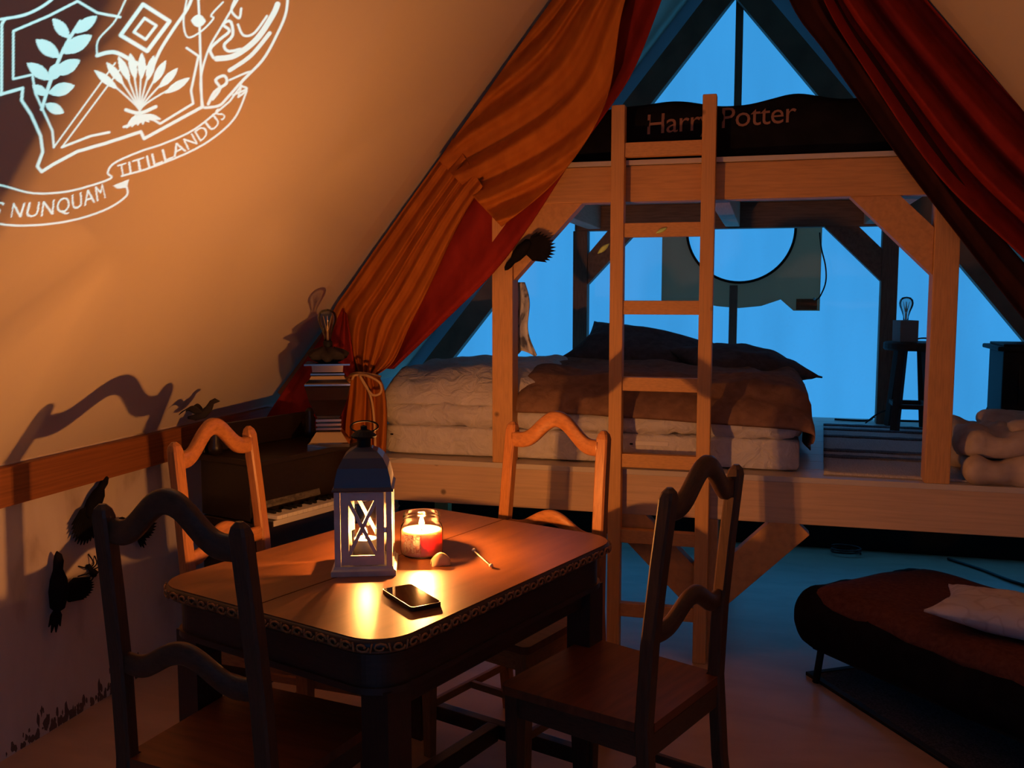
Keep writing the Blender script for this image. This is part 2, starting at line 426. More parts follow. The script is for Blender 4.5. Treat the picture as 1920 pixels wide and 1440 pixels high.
# rafters and centre pole (timber of the tent)
def rafter(name, y, side, depth, w, mat, label, drop=0.004, z_lo=0.9):
    """runs just below the canvas from the wall rail to the ridge"""
    X0 = XL if side < 0 else XR
    nrm = Vector((-side * SL, 0, -1)).normalized()
    p0 = Vector((X0, y, ZK)) + nrm * (depth / 2 + drop + 0.012); p1 = Vector((XC, y, ZR)) + nrm * (depth / 2 + drop + 0.012)
    d = (p1 - p0).normalized()
    p0 = p0 + d * ((z_lo - p0.z) / d.z); p1 = p1 - d * 0.02
    o = beam(name, p0, p1, w, depth, mat)
    return tag(o, label, 'rafter', None)
rafter('rafter', 5.40, -1, 0.125, 0.07, 'dark_timber', 'dark timber rafter against the gable canvas, on the crow side', 0.085)
rafter('rafter', 5.40, 1, 0.125, 0.07, 'dark_timber', 'dark timber rafter against the gable canvas, on the stove side', 0.085)
rafter('rafter', 3.86, -1, 0.085, 0.07, 'rafter_wood', 'brown rafter board behind the tied orange curtain', z_lo=0.93)
rafter('rafter', 3.86, 1, 0.085, 0.07, 'rafter_wood', 'brown rafter board behind the red curtain', z_lo=0.93)
o = beam('tent_pole', (-0.185, 5.44, 0.725), (-0.185, 5.44, 1.445), 0.034, 0.044, 'dark_timber')
tag(o, 'short upright pole below the round opening, behind the bed', 'pole')
o = beam('tent_pole', (-0.185, 5.44, 2.06), (-0.185, 5.44, 3.08), 0.034, 0.040, 'dark_timber')
tag(o, 'thin upright pole above the loft, rising to the ridge', 'pole')

# ------------------------------------------------------------------ bunk frame: platform, posts, loft
PZ = 0.715
FY = 3.61            # front face of the timber frame
bf = thing('bunk_frame', 'pine timber frame carrying a raised sleeping platform and a loft deck above', 'bunk frame', (0, 0, 0))
def B(name, c, s, mat='pine', bev=0.004): return bx(name, c, s, mat, bf, None, bev)
PL, PR = -1.97, 1.74
B('beam', ((PL + PR) / 2, FY + 0.035, 0.63), (PR - PL, 0.07, 0.165), 'pine_pale')
B('beam', ((PL + PR) / 2, 5.30, 0.63), (PR - PL, 0.07, 0.165), 'pine_pale')
for i, x in enumerate((-1.9, -1.0, -0.2, 0.6, 1.6)):
    B('joist', (x, (FY + 5.3) / 2, 0.635), (0.06, 5.3 - FY - 0.08, 0.145), 'pine_pale')
# platform boards, laid across from front to back edge
nbd = 10
for k in range(nbd):
    y0 = FY - 0.004 + (5.42 - FY) * k / nbd; y1 = FY - 0.004 + (5.42 - FY) * (k + 1) / nbd
    B('deck_board', ((PL + PR) / 2, (y0 + y1) / 2, PZ - 0.0005), (PR - PL, y1 - y0 - 0.0025, 0.021), 'deck_paint', 0.002)
PTOP = PZ + 0.010
# platform legs with V braces
for x in (-1.85, -0.205, 1.62):
    B('platform_leg', (x, FY + 0.035, 0.274), (0.085, 0.07, 0.547))
    for s in (-1, 1):
        if abs(x) > 1 and s * x > 0: continue
        o = beam('brace', (x + s * 0.01, FY + 0.035, 0.235), (x + s * 0.33, FY + 0.035, 0.555), 0.066, 0.13, 'pine', bf)
    B('platform_leg', (x, 5.30, 0.274), (0.085, 0.07, 0.547))
# posts
LZ = 1.743
for x, zt in ((-1.009, 1.744), (0.598, 1.744)):
    B('post', (x, FY + 0.045, (PTOP + zt) / 2), (0.084, 0.09, zt - PTOP))
    B('post', (x - 0.0, 5.25, (PTOP + LZ) / 2), (0.08, 0.08, LZ - PTOP), 'dark_timber')
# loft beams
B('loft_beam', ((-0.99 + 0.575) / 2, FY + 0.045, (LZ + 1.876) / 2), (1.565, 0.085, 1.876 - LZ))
B('loft_beam', ((-1.05 + 0.63) / 2, 5.25, (LZ + 1.876) / 2), (1.66, 0.08, 1.876 - LZ), 'dark_timber')
for x in (-0.93, -0.19, 0.50):
    B('loft_joist', (x, (FY + 5.25) / 2 + 0.02, (LZ + 1.876) / 2 + 0.004), (0.075, 5.25 - FY - 0.13, 1.868 - LZ), 'pine_pale')
B('loft_deck', ((-0.90 + 0.47) / 2, (FY + 5.3) / 2 - 0.003, 1.886), (1.37, 5.3 - FY + 0.02, 0.018), 'deck_paint', 0.002)
# knee braces, front and rear
def brace(y, x_post, x_beam, z_lo, mat, w=0.07, h=0.118):
    s = 1 if x_beam > x_post else -1
    n = Vector((s, 0, 1)).normalized() if False else Vector((-s, 0, 1)).normalized()
    a = Vector((x_post, y, z_lo)); b_ = Vector((x_beam, y, LZ))
    d = (b_ - a).normalized(); n = Vector((-d.z * s, 0, abs(d.x)))
    poly = [a, b_, b_ + Vector((s * -0.165, 0, 0)), a + Vector((0, 0, 0.165))]
    bm = prism(nb(), [(p.x, p.z) for p in poly], 1, y - w / 2, y + w / 2)
    obj('brace', bm, mat, bf)
brace(FY + 0.05, -0.966, -0.695, 1.452, 'pine')
brace(FY + 0.05, 0.555, 0.275, 1.465, 'pine')
brace(5.25, -0.966, -0.690, 1.45, 'dark_timber')
brace(5.25, 0.557, 0.275, 1.462, 'dark_timber')

# ladder
ld = thing('ladder', 'pine ladder with square rails and seven flat rungs, leaning on the loft beam', 'ladder', (-0.384, 3.575, 0))
for x, zt in ((-0.165, 2.09), (0.165, 2.112)):
    bx('rail', (x, 0, zt / 2), (0.05, 0.05, zt), 'pine', ld, None, 0.004)
for z in (0.181, 0.472, 0.766, 1.059, 1.347, 1.634, 1.928):
    bx('rung', (0, 0.004, z), (0.282, 0.036, 0.052), 'pine', ld, None, 0.003)

# ------------------------------------------------------------------ curtains
def curtain(name, left, right, YL, YR, mat, label, nu=70, nv=70, k=6, amp=0.035, sw=0.0, phase=0.0, pw=1.0, th=0.006, sharp=0.0, edge=1.0, cat='curtain'):
    top, bot = [], []
    for j in range(nv + 1):
        v = j / nv
        L = crv([Vector((*p, 0)) for p in left], v); R = crv([Vector((*p, 0)) for p in right], v)
        ra, rb = [], []
        for i in range(nu + 1):
            u = i / nu
            px = L.x + (R.x - L.x) * u; py = L.y + (R.y - L.y) * u
            w = u + sw * v ** pw
            ph = 2 * math.pi * (k * w + 0.25 * nz(w * 3.1, v * 1.2, phase)) + phase
            fold = math.sin(ph) + 0.25 * math.sin(2.3 * ph + 1.1 + 2 * v)
            if sharp: fold = math.copysign(abs(fold) ** (1 - sharp), fold)
            e = min(1.0, u / 0.08) if edge else 1.0
            Y = YL + (YR - YL) * u + amp * fold * e * (0.6 + 0.4 * v)
            p = atY(px, py, Y)
            ra.append(p); rb.append(p + Vector((0, th, 0)))
        top.append(ra); bot.append(rb)
    bm = closed_sheet(nb(), top, bot)
    o = obj(name, bm, mat, None, True)
    return o
cl = thing('curtain', 'orange fabric curtain gathered along the canvas slope and tied back with cord', 'curtain', (-1.55, 3.6, 0.8))
def under(o, p):
    o.parent = p; o.matrix_parent_inverse = Matrix.Translation(-Vector(p.location)) if True else Matrix()
    return o
o = curtain('swag', [(1340, -420), (1180, -200), (1035, 0), (960, 105), (890, 205), (822, 300)],
            [(1375, -420), (1250, -190), (1172, 0), (1136, 190), (1050, 330), (940, 425)], 3.70, 3.455, 'curtain_orange', '', nu=90, nv=90, k=3.2, amp=0.034, sw=0.9, pw=1.5)
under(o, cl)
o = curtain('gathered_panel', [(850, 258), (822, 300), (742, 412), (660, 530), (622, 592), (632, 650), (660, 700)],
            [(905, 350), (880, 385), (850, 440), (800, 547), (768, 610), (738, 676), (708, 702)], 3.74, 3.56, 'curtain_orange', '', nu=80, nv=80, k=5.0, amp=0.022, sw=0.1)
under(o, cl)
o = curtain('tail', [(660, 700), (655, 740), (648, 800), (648, 870), (652, 925)],
            [(708, 702), (720, 730), (725, 780), (722, 870), (720, 925)], 3.54, 3.53, 'curtain_orange', '', nu=50, nv=40, k=3.0, amp=0.03, edge=0)
under(o, cl)
o = curtain('shade_drape', [(640, 575), (590, 650), (530, 735), (492, 800), (482, 870), (482, 930)],
            [(650, 590), (665, 690), (662, 720), (660, 790), (656, 860), (660, 930)], 3.74, 3.62, 'curtain_red', '', nu=40, nv=40, k=3.0, amp=0.012, edge=0)  # red sheet added where the curtain's shade lies behind the lamp
under(o, cl); o['label'] = 'dark red cloth added behind the urn lamp for the curtain shade'
rd = curtain('curtain_lining', [(1330, -420), (1240, -200), (1150, 0), (1070, 133), (1000, 220), (900, 303), (830, 385), (790, 437), (750, 500), (715, 565), (690, 690)],
             [(1372, -420), (1300, -170), (1240, 0), (1187, 133), (1130, 220), (1070, 303), (1018, 385), (983, 437), (935, 500), (872, 565), (738, 692)], 3.66, 3.585, 'curtain_red', '', nu=60, nv=80, k=1.6, amp=0.014, sw=0.1, phase=1.0)
tag(rd, 'dark red lining cloth hanging behind the orange curtain along the roof slope', 'curtain')
rc = thing('curtain', 'dark red curtain falling in long folds down the roof slope by the stove', 'curtain', (1.0, 3.6, 1.2))
o = curtain('folds', [(1415, -420), (1475, -190), (1545, 0), (1622, 130), (1760, 330), (1925, 490), (2070, 640)],
            [(1375, -450), (1550, -210), (1738, 0), (1850, 130), (1990, 285), (2130, 440), (2250, 580)], 3.55, 3.74, 'curtain_red', '', nu=80, nv=80, k=2.6, amp=0.05, sw=-0.25, phase=2.0)
under(o, rc)
o = curtain('lining', [(1392, -420), (1420, -190), (1480, 0), (1556, 110), (1690, 302), (1795, 440), (1922, 602), (2040, 740)],
            [(1425, -420), (1500, -190), (1570, 0), (1650, 120), (1790, 320), (1900, 470), (2030, 600), (2150, 720)], 3.57, 3.60, 'curtain_red_shaded', '', nu=40, nv=80, k=1.0, amp=0.012, phase=0.5)
under(o, rc)
# tie cord
bm = nb()
def pp(x, y, Y): return atY(x, y, Y)
tube(bm, [pp(655, 706, 3.56), pp(664, 700, 3.49), pp(684, 700, 3.47), pp(704, 704, 3.49), pp(713, 706, 3.56)], 0.005, 8, 20)
tube(bm, [pp(672, 702, 3.47), pp(690, 705, 3.44), pp(712, 718, 3.44), pp(714, 736, 3.45), pp(700, 741, 3.45), pp(688, 728, 3.45), pp(674, 704, 3.46)], 0.005, 8, 36)
tube(bm, [pp(674, 703, 3.46), pp(692, 735, 3.45), pp(700, 770, 3.46), pp(703, 820, 3.46), pp(704, 850, 3.47)], 0.005, 8, 24)
tube(bm, [pp(673, 703, 3.465), pp(664, 704, 3.45), pp(660, 712, 3.45)], 0.005, 8, 8)
o = obj('tie_cord', bm, 'rope', None, True); under(o, cl); o['label'] = 'straw-coloured cord tied in a bow'

# ------------------------------------------------------------------ bedding on the platform
mt = thing('mattress', 'thick mattress in a white sheet lying on the platform behind the ladder', 'mattress', (-0.715, 4.365, PTOP))
bm = softbox(nb(), (0, 0, 0.064), (1.69, 1.345, 0.125), 0.022, 26, 0.003, 5)
obj('base', bm, 'sheet_white', mt, True)
bm = softbox(nb(), (0.0, 0, 0.172), (1.70, 1.36, 0.10), 0.045, 60, 0.020, 12, 2.0)
obj('top_sheet', bm, 'sheet_white', mt, True)
for x in (-0.80, 0.21):
    bx('vent', (x, -0.672, 0.085), (0.012, 0.006, 0.006), 'iron_black', mt, None, 0.001)
bx('handle', (0.29, -0.673, 0.09), (0.13, 0.006, 0.018), 'ivory', mt, None, 0.002)
# white folded quilt at the head
hump = lambda t: math.sin(math.pi * max(0, min(1, t)))
def heap(name, x0, x1, y0, y1, fz, zb, mat, nx=50, ny=40):
    top, bot = [], []
    for i in range(nx + 1):
        ra, rb = [], []
        for j in range(ny + 1):
            u = i / nx; v = j / ny
            x = x0 + (x1 - x0) * u; y = y0 + (y1 - y0) * v
            X, Y, Z = fz(u, v, x, y)
            ra.append((X, Y, Z)); rb.append((X, Y, min(Z - 0.012, zb(u, v))))
        top.append(ra); bot.append(rb)
    return obj(name, closed_sheet(nb(), top, bot), mat, None, True)
def prof(t, r): # rounded shoulder 0..1
    return math.sqrt(max(0.0, 1 - (1 - min(1, t / r)) ** 2))
MT = PTOP + 0.222
def f_quilt(u, v, x, y):
    e = prof(v, 0.22) * prof(1 - v, 0.3) * prof(u, 0.10) * prof(1 - u, 0.18)
    w = 0.020 * (1 - abs(nz(u * 2.2 + v * 3.4, v * 6 - u * 2.5, 3))) ** 3 + 0.03 * nz(u * 4, v * 5, 3) - 0.012
    return x + 0.012 * nz(u * 5, v * 5, 8), y - 0.03 * nz(u * 6, v * 3, 5), MT + 0.004 + (0.125 + 0.03 * u) * e + w * e
o = heap('quilt', -1.57, -0.86, 3.70, 4.75, f_quilt, lambda u, v: MT - 0.004, 'sheet_white')
tag(o, 'rumpled white quilt folded on the mattress beside the orange curtain', 'quilt')
def f_throw(u, v, x, y):
    # falls over the end of the mattress at u -> 1 and a little over its front
    e = prof(v, 0.20) * prof(u, 0.06)
    w = 0.018 * (1 - abs(nz(u * 5 + v * 3, v * 6 - u * 2, 1))) ** 3 + 0.024 * nz(u * 6, v * 5, 4) - 0.008
    top = MT + 0.008 + (0.125 - 0.04 * max(0, u - 0.35)) * e + w * e
    yy = y + 0.02 * nz(u * 7, v * 2, 2)
    if v < 0.10: top -= 0.02 + 0.05 * max(0.0, u - 0.25)
    if u > 0.84:
        t = (u - 0.84) / 0.16
        zb = PTOP + 0.03 + 0.10 * max(0.0, 0.35 - v) / 0.35
        x = 0.06 + 0.115 * math.sin(min(1.0, t * 1.6) * math.pi / 2) + 0.012 * math.sin(v * 15 + 3 * t) * t
        z = top - (top - zb) * max(0.0, (t - 0.12) / 0.88) ** 1.5
        return x, yy, z
    return x * 1.0, yy, top
o = heap('throw_blanket', -1.0, 0.262, 3.665, 5.0, f_throw, lambda u, v: MT - 0.004 if u < 0.845 else 9, 'throw_brown', 64, 50)
tag(o, 'brown woollen throw spread over the mattress and hanging down its end', 'blanket')
def pillow(name, loc, rot, w, d, h, mat, label, seed, cat='pillow', group=None):
    o = obj(name, pillow_bm(nb(), w, d, h, 24, seed), mat, None, True)
    o.location = loc; o.rotation_euler = rot
    return tag(o, label, cat, group)
pillow('bed_pillow', (-0.62, 4.72, 1.115), (math.radians(20), math.radians(9), math.radians(-8)), 0.60, 0.46, 0.15, 'pillow_dark', 'dark grey pillow on the bed with one corner sticking up by the ladder', 1.0)
pillow('bed_pillow', (-0.115, 4.56, 1.075), (math.radians(8), math.radians(4), math.radians(28)), 0.54, 0.44, 0.14, 'pillow_dark', 'dark grey pillow on the bed with its corner pointing at the stool', 5.0)

# loft duvet with printed name
DX0, DX1, DY0, DY1 = -0.80, 0.47, 3.63, 4.6
def duvet_front(x, z): # y of the front face
    t = (z - 1.9) / 0.22
    return DY0 + 0.012 + 0.05 * max(0, t - 0.55) ** 2 * 4 + 0.006 * nz(x * 7, z * 4, 2)
def duvet_top(x): return 2.108 + 0.016 * nz(x * 6.5, 1.3, 4) + 0.012 * math.sin(x * 13 + 0.5)
top = []
bm = nb()
rows = []
NX = 80
for i in range(NX + 1):
    x = DX0 + (DX1 - DX0) * i / NX
    e = min(1, prof(i / NX, 0.05), prof(1 - i / NX, 0.05))
    zt = 1.9 + (duvet_top(x) - 1.9) * (0.75 + 0.25 * e)
    col = []
    for k in range(13):
        z = 1.8975 + (zt - 0.03 - 1.8975) * k / 12
        col.append((x, duvet_front(x, z), z))
    y1 = col[-1][1]
    for k in range(1, 5):
        a = k / 4 * math.pi / 2
        col.append((x, y1 + 0.05 * (1 - math.cos(a)), zt - 0.03 + 0.03 * math.sin(a)))
    for k in range(1, 13):
        yy = y1 + 0.05 + (DY1 - y1 - 0.05) * k / 12
        col.append((x, yy, zt - 0.05 * (k / 12) ** 2 + 0.02 * nz(x * 5, yy * 5, 7)))
    col.append((x, DY1 + 0.02, 1.98)); col.append((x, DY1 + 0.02, 1.8975))
    rows.append([bm.verts.new(p) for p in col])
for A, B_ in zip(rows, rows[1:]):
    n = len(A)
    for k in range(n): bm.faces.new((A[k], A[(k + 1) % n], B_[(k + 1) % n], B_[k]))
bm.faces.new(rows[0]); bm.faces.new(rows[-1])
dv = obj('loft_duvet', bm, 'cloth_black', None, True)
tag(dv, 'black printed duvet heaped on the loft deck behind the ladder top', 'duvet')
def text_mesh(body, size, shear=0.0, xs=1.0, spacing=1.0, res=3):
    cu = bpy.data.curves.new('lettering', 'FONT'); cu.body = body; cu.size = size; cu.shear = shear; cu.space_character = spacing
    cu.resolution_u = res
    ob = bpy.data.objects.new('lettering', cu); COL.objects.link(ob)
    dg = bpy.context.evaluated_depsgraph_get(); dg.update()
    me = ob.evaluated_get(dg).to_mesh()
    vs = np.array([v.co[:2] for v in me.vertices]); me.calc_loop_triangles()
    tr = np.array([t.vertices[:] for t in me.loop_triangles])
    ob.evaluated_get(dg).to_mesh_clear()
    bpy.data.objects.remove(ob); bpy.data.curves.remove(cu)
    vs[:, 0] *= xs
    return vs, tr
vs, tr = text_mesh('Harry Potter', 0.118, 0.0, 0.86, 0.95)
w0 = vs[:, 0].min(); w1 = vs[:, 0].max()
bm = nb(); bv = []
for (x, y) in vs:
    X = -0.452 + (x - w0) / (w1 - w0) * 0.535
    Z = 2.003 + y * 0.92 + 0.022 * (x - w0) / (w1 - w0) - 0.01
    bv.append(bm.verts.new((X, duvet_front(X, Z) - 0.0035, Z)))
for t in tr:
    try: bm.faces.new([bv[i] for i in t])
    except ValueError: pass
o = obj('print', bm, 'print_letters', dv); o['label'] = 'faded orange lettering printed on the black cloth'

# gable porthole panel
gp = thing('porthole_panel', 'grey board with a round opening fixed to the gable canvas behind the ladder', 'panel', (-0.155, 5.455, 1.3))
bm = nb()
cx, cz, R = -0.155 + 0.155, 0.452, 0.292   # local to the panel
n = 64
outer = [(-0.43, 0.06), (-0.36, 0.045), (-0.25, 0.055), (-0.12, 0.028), (0, 0.018), (0.12, 0.03), (0.22, 0.065), (0.292, 0.125), (0.292, 0.005), (0.43, 0.005), (0.43, 0.78), (-0.43, 0.78)]
# split into a fan of quads between outline and circle
def ray_hit(a):
    d = (math.cos(a), math.sin(a)); best = None
    for i in range(len(outer)):
        p, q = outer[i], outer[(i + 1) % len(outer)]
        ex, ey = q[0] - p[0], q[1] - p[1]
        den = d[0] * ey - d[1] * ex
        if abs(den) < 1e-9: continue
        t = ((p[0] - cx) * ey - (p[1] - cz) * ex) / den; s_ = ((p[0] - cx) * d[1] - (p[1] - cz) * d[0]) / den
        if t > 0 and -1e-6 <= s_ <= 1 + 1e-6 and (best is None or t > best): best = t
    return (cx + d[0] * best, cz + d[1] * best)
angs = sorted(set([2 * math.pi * i / 96 for i in range(96)] + [math.atan2(p[1] - cz, p[0] - cx) % (2 * math.pi) for p in outer]))
fr = []
for a in angs:
    o_ = ray_hit(a); i_ = (cx + R * math.cos(a), cz + R * math.sin(a))
    fr.append([bm.verts.new((o_[0], 0, o_[1])), bm.verts.new((i_[0], 0, i_[1])), bm.verts.new((i_[0], 0.018, i_[1])), bm.verts.new((o_[0], 0.018, o_[1]))])
for i in range(len(fr)):
    A, B_ = fr[i], fr[(i + 1) % len(fr)]
    for k in range(4): bm.faces.new((A[k], B_[k], B_[(k + 1) % 4], A[(k + 1) % 4]))
obj('board', bm, 'panel_grey', gp)
bm = nb()
tube(bm, [(cx + R * math.cos(a), -0.002, cz + R * math.sin(a)) for a in [2 * math.pi * i / 72 for i in range(73)]], 0.008, 6)
obj('hoop', bm, 'iron_black', gp, True)
bx('corner_plate', (0.36, -0.006, 0.04), (0.11, 0.008, 0.06), 'trim_wood', gp, None, 0.002)
bm = nb(); lathe(bm, [(0.0, 0), (0.007, 0.002), (0.008, 0.006), (0.0, 0.008)], 10); bmesh.ops.rotate(bm, verts=bm.verts, cent=(0, 0, 0), matrix=Matrix.Rotation(math.pi / 2, 3, 'X'))
bmesh.ops.translate(bm, verts=bm.verts, vec=(0.40, -0.009, 0.07)); obj('screw', bm, 'steel', gp, True)
bm = nb(); tube(bm, [atY(1537, 436, 5.44), atY(1540, 465, 5.43), atY(1548, 500, 5.42), atY(1548, 530, 5.42), atY(1538, 555, 5.43), atY(1531, 562, 5.44)], 0.004, 6, 24)
o = obj('wire', bm, 'cable', None, True); tag(o, 'thin dark wire looping down beside the round opening', 'wire')

# towel bag on the post
bm = nb(); top, bot = [], []
for j in range(25):
    v = j / 24; ra, rb = [], []
    for i in range(19):
        u = i / 18
        xa = -1.030 + 0.0 * v; xb = -0.955 + 0.045 * v ** 1.6 + 0.012 * math.sin(7 * v)
        x = xa + (xb - xa) * u; z = 1.445 - 0.29 * v - 0.012 * math.sin(u * 9) * v
        Y = 3.745 + 0.016 * math.sin(u * 13 + v * 4) * (0.5 + v) + 0.02 * v
        ra.append((x, Y, z)); rb.append((x, Y + 0.012, z))
    top.append(ra); bot.append(rb)
o = obj('hanging_cloth', closed_sheet(bm, top, bot), 'towel', None, True)
tag(o, 'small white and grey patterned cloth hung behind the bunk post', 'cloth')

# ------------------------------------------------------------------ things on the right of the platform
rg = thing('platform_rug', 'grey woven rug with dark stripes lying on the platform', 'rug', (0.505, 4.38, PTOP))
RUGX, RUGY, RUGA = 0.50, 1.42, math.radians(-3)
Mz = Matrix.Rotation(RUGA, 3, 'Z')
bm = nb(); top, bot = [], []
for i in range(21):
    ra, rb = [], []
    for j in range(41):
        x = -RUGX / 2 + RUGX * i / 20; y = -RUGY / 2 + RUGY * j / 40
        p = Mz @ Vector((x, y, 0.008 + 0.002 * nz(x * 9, y * 9)))
        ra.append(p); rb.append((p.x, p.y, 0.001))
    top.append(ra); bot.append(rb)
obj('weave', closed_sheet(bm, top, bot), 'rug_grey', rg, True)
for y in (-0.36, -0.2, 0.22, 0.46, 0.62):
    bm = nb(); top, bot = [], []
    for i in range(31):
        x = -RUGX / 2 + RUGX * i / 30; ra, rb = [], []
        for k in range(4):
            yy = y + 0.02 * k + 0.006 * nz(x * 20, k * 2.0, y)
            p = Mz @ Vector((x, yy, 0.0125 + 0.002 * nz(x * 30, yy * 30)))
            ra.append(p); rb.append((p.x, p.y, 0.006))
        top.append(ra); bot.append(rb)
    obj('stripe', closed_sheet(bm, top, bot), 'rug_stripe', rg, True)

# stool
st = thing('stool', 'dark rustic wooden stool holding a bulb lamp on the platform', 'stool', (0.695, 5.03, PTOP))
bm = lathe(nb(), [(0.0, 0.397), (0.128, 0.397), (0.136, 0.405), (0.136, 0.431), (0.128, 0.437), (0.0, 0.437)], 28); obj('seat', bm, 'stool_wood', st, False)
for a in (55, 125, 235, 305):
    ca, sa = math.cos(math.radians(a)), math.sin(math.radians(a))
    beam('leg', (ca * 0.145, sa * 0.145, 0.002), (ca * 0.092, sa * 0.092, 0.398), 0.034, 0.034, 'stool_wood', st, (-sa, ca, 0))
LEGA = (55, 125, 235, 305)
for k in range(4):
    a, b_ = LEGA[k], LEGA[(k + 1) % 4]; r = 0.128
    beam('stretcher', (r * math.cos(math.radians(a)), r * math.sin(math.radians(a)), 0.125 + 0.006 * (k % 2)), (r * math.cos(math.radians(b_)), r * math.sin(math.radians(b_)), 0.125 + 0.006 * (k % 2)), 0.022, 0.03, 'stool_wood', st, (0, 0, 1))
def bulb(parent, z0, r, h):
    prof_ = [(0.0, 0.0), (0.36, 0.0), (0.38, 0.15), (0.62, 0.36), (0.95, 0.6), (1.0, 0.72), (0.9, 0.86), (0.6, 0.96), (0.0, 1.0)]
    bm = lathe(nb(), [(a * r, z0 + b_ * h) for a, b_ in prof_], 20); bu = obj('bulb', bm, 'glass_bulb', parent, True)
    bm = nb()
    tube(bm, [(0, 0, z0), (0, 0, z0 + h * 0.3)], r * 0.12, 6)
    for k in range(4):
        a = k * math.pi / 2
        tube(bm, [(r * 0.1 * math.cos(a), r * 0.1 * math.sin(a), z0 + h * 0.3), (r * 0.42 * math.cos(a), r * 0.42 * math.sin(a), z0 + h * 0.78), (r * 0.1 * math.cos(a + 0.8), r * 0.1 * math.sin(a + 0.8), z0 + h * 0.35)], r * 0.035, 5)
    obj('filament', bm, 'filament', bu)
    return bu
bl = thing('bulb_lamp', 'clear pear bulb standing in a grey cube base on the stool', 'lamp', (0.655, 5.0, PTOP + 0.4375))
bx('cube_base', (0, 0, 0.0535), (0.09, 0.09, 0.105), 'concrete', bl, Matrix.Rotation(0.3, 3, 'Z'), 0.003)
bulb(bl, 0.107, 0.034, 0.115)
bm = nb(); tube(bm, [(0.705, 5.03, 1.175), (0.75, 5.05, 1.18), (0.815, 5.09, 1.17), (0.848, 5.10, 1.14), (0.872, 5.11, 0.98), (0.84, 5.15, 0.85), (0.60, 5.18, 0.80), (0.50, 5.15, 0.735)], 0.004, 6, 60)
o = obj('lamp_cord', bm, 'cable', None, True); tag(o, 'black cord trailing from the cube lamp down past the stool', 'cord')
bm = nb(); tube(bm, [(0.36, 5.30, 0.731), (0.45, 5.28, 0.731), (0.53, 5.30, 0.731), (0.56, 5.33, 0.745), (0.60, 5.34, 0.731), (0.80, 5.33, 0.731), (1.0, 5.30, 0.731), (1.3, 5.33, 0.731), (1.6, 5.3, 0.731)], 0.0055, 6, 60)
o = obj('extension_cord', bm, 'cable', None, True); tag(o, 'black extension cord lying along the foot of the gable canvas on the platform', 'cord')

# wood stove
sv = thing('stove', 'small black cast-iron stove standing on the platform', 'stove', (1.315, 5.14, PTOP))
bx('body', (0, 0, 0.245), (0.44, 0.30, 0.31), 'iron_black', sv, None, 0.008)
bm = nb(); box(bm, (0, 0, 0.411), (0.50, 0.35, 0.022), None, 0.008); box(bm, (0, 0, 0.427), (0.44, 0.30, 0.012), None, 0.004); obj('top_plate', bm, 'iron_black', sv)
for sx in (-1, 1):
    for sy in (-1, 1):
        bm = nb(); beam_bm(bm, (sx * 0.235, sy * 0.16, 0.003), (sx * 0.195, sy * 0.125, 0.12), 0.03, 0.035, (1, 0, 0), 0.006); obj('leg', bm, 'iron_black', sv)
dr = bx('door', (0, -0.156, 0.24), (0.30, 0.014, 0.2), 'iron_black', sv, None, 0.006)
bx('door_handle', (0.12, -0.175, 0.24), (0.014, 0.03, 0.07), 'steel', dr, None, 0.003)

# folded blankets
fb = thing('folded_blankets', 'pile of thick beige blankets folded on the platform edge', 'blanket', (0.93, 3.86, PTOP))
bm = softbox(nb(), (0.02, -0.02, 0.055), (0.52, 0.50, 0.105), 0.05, 26, 0.034, 6, 1.0); obj('lower_fold', bm, 'blanket_beige', fb, True)
bm = softbox(nb(), (0.0, 0.0, 0.142), (0.50, 0.46, 0.085), 0.042, 26, 0.036, 7, 4.0); obj('upper_fold', bm, 'blanket_beige', fb, True)
bm = softbox(nb(), (0.08, 0.05, 0.192), (0.38, 0.36, 0.06), 0.028, 20, 0.018, 7, 7.0, 0.2); obj('top_flap', bm, 'blanket_beige', fb, True)

# ------------------------------------------------------------------ daybed, its pillow and rug
DBA = math.radians(-48)
u1 = Vector((math.cos(DBA), math.sin(DBA), 0)); u2 = Vector((-math.sin(DBA), math.cos(DBA), 0))
dbc = Vector((0.115, 3.46, 0)) + u1 * 0.66 + u2 * 0.33
db = thing('daybed', 'low black daybed under a dark red-brown throw', 'daybed', dbc, DBA)
bm = softbox(nb(), (0, 0, 0.245), (1.40, 0.68, 0.22), 0.10, 26, 0.012, 6, 3.0); obj('cushion', bm, 'cloth_black', db, True)
def f_cover(u, v, x, y):
    ex = prof(u, 0.10) * prof(1 - u, 0.10); ey = prof(v, 0.14) * prof(1 - v, 0.14)
    return x, y, 0.325 + 0.045 * ex * ey + 0.005 * nz(x * 6, y * 6, 2)
top, bot = [], []
for i in range(41):
    ra, rb = [], []
    for j in range(31):
        u, v = i / 40, j / 30
        k = 1 - 0.06 * (abs(2 * u - 1) * abs(2 * v - 1)) ** 3
        X, Y, Z = f_cover(u, v, (-0.67 + 1.34 * u) * k, (-0.32 + 0.64 * v) * k)
        ra.append((X, Y, Z)); rb.append((X, Y, Z - 0.03))
    top.append(ra); bot.append(rb)
obj('cover', closed_sheet(nb(), top, bot), 'throw_dark_red', db, True)
for sx in (-1, 1):
    for sy in (-1, 1):
        bm = nb(); tube(bm, [(sx * 0.60, sy * 0.27, 0.013), (sx * 0.585, sy * 0.26, 0.16)], 0.013, 10); obj('leg', bm, 'iron_black', db, True)
bm = nb(); box(bm, (0, 0, 0.145), (1.22, 0.56, 0.02)); obj('frame', bm, 'iron_black', db)
o = pillow('scatter_pillow', (0.80, 3.14, 0.412), (math.radians(-3), math.radians(3), math.radians(-20)), 0.50, 0.36, 0.10, 'pillow_print', 'pale printed pillow lying on the dark daybed', 3.0)
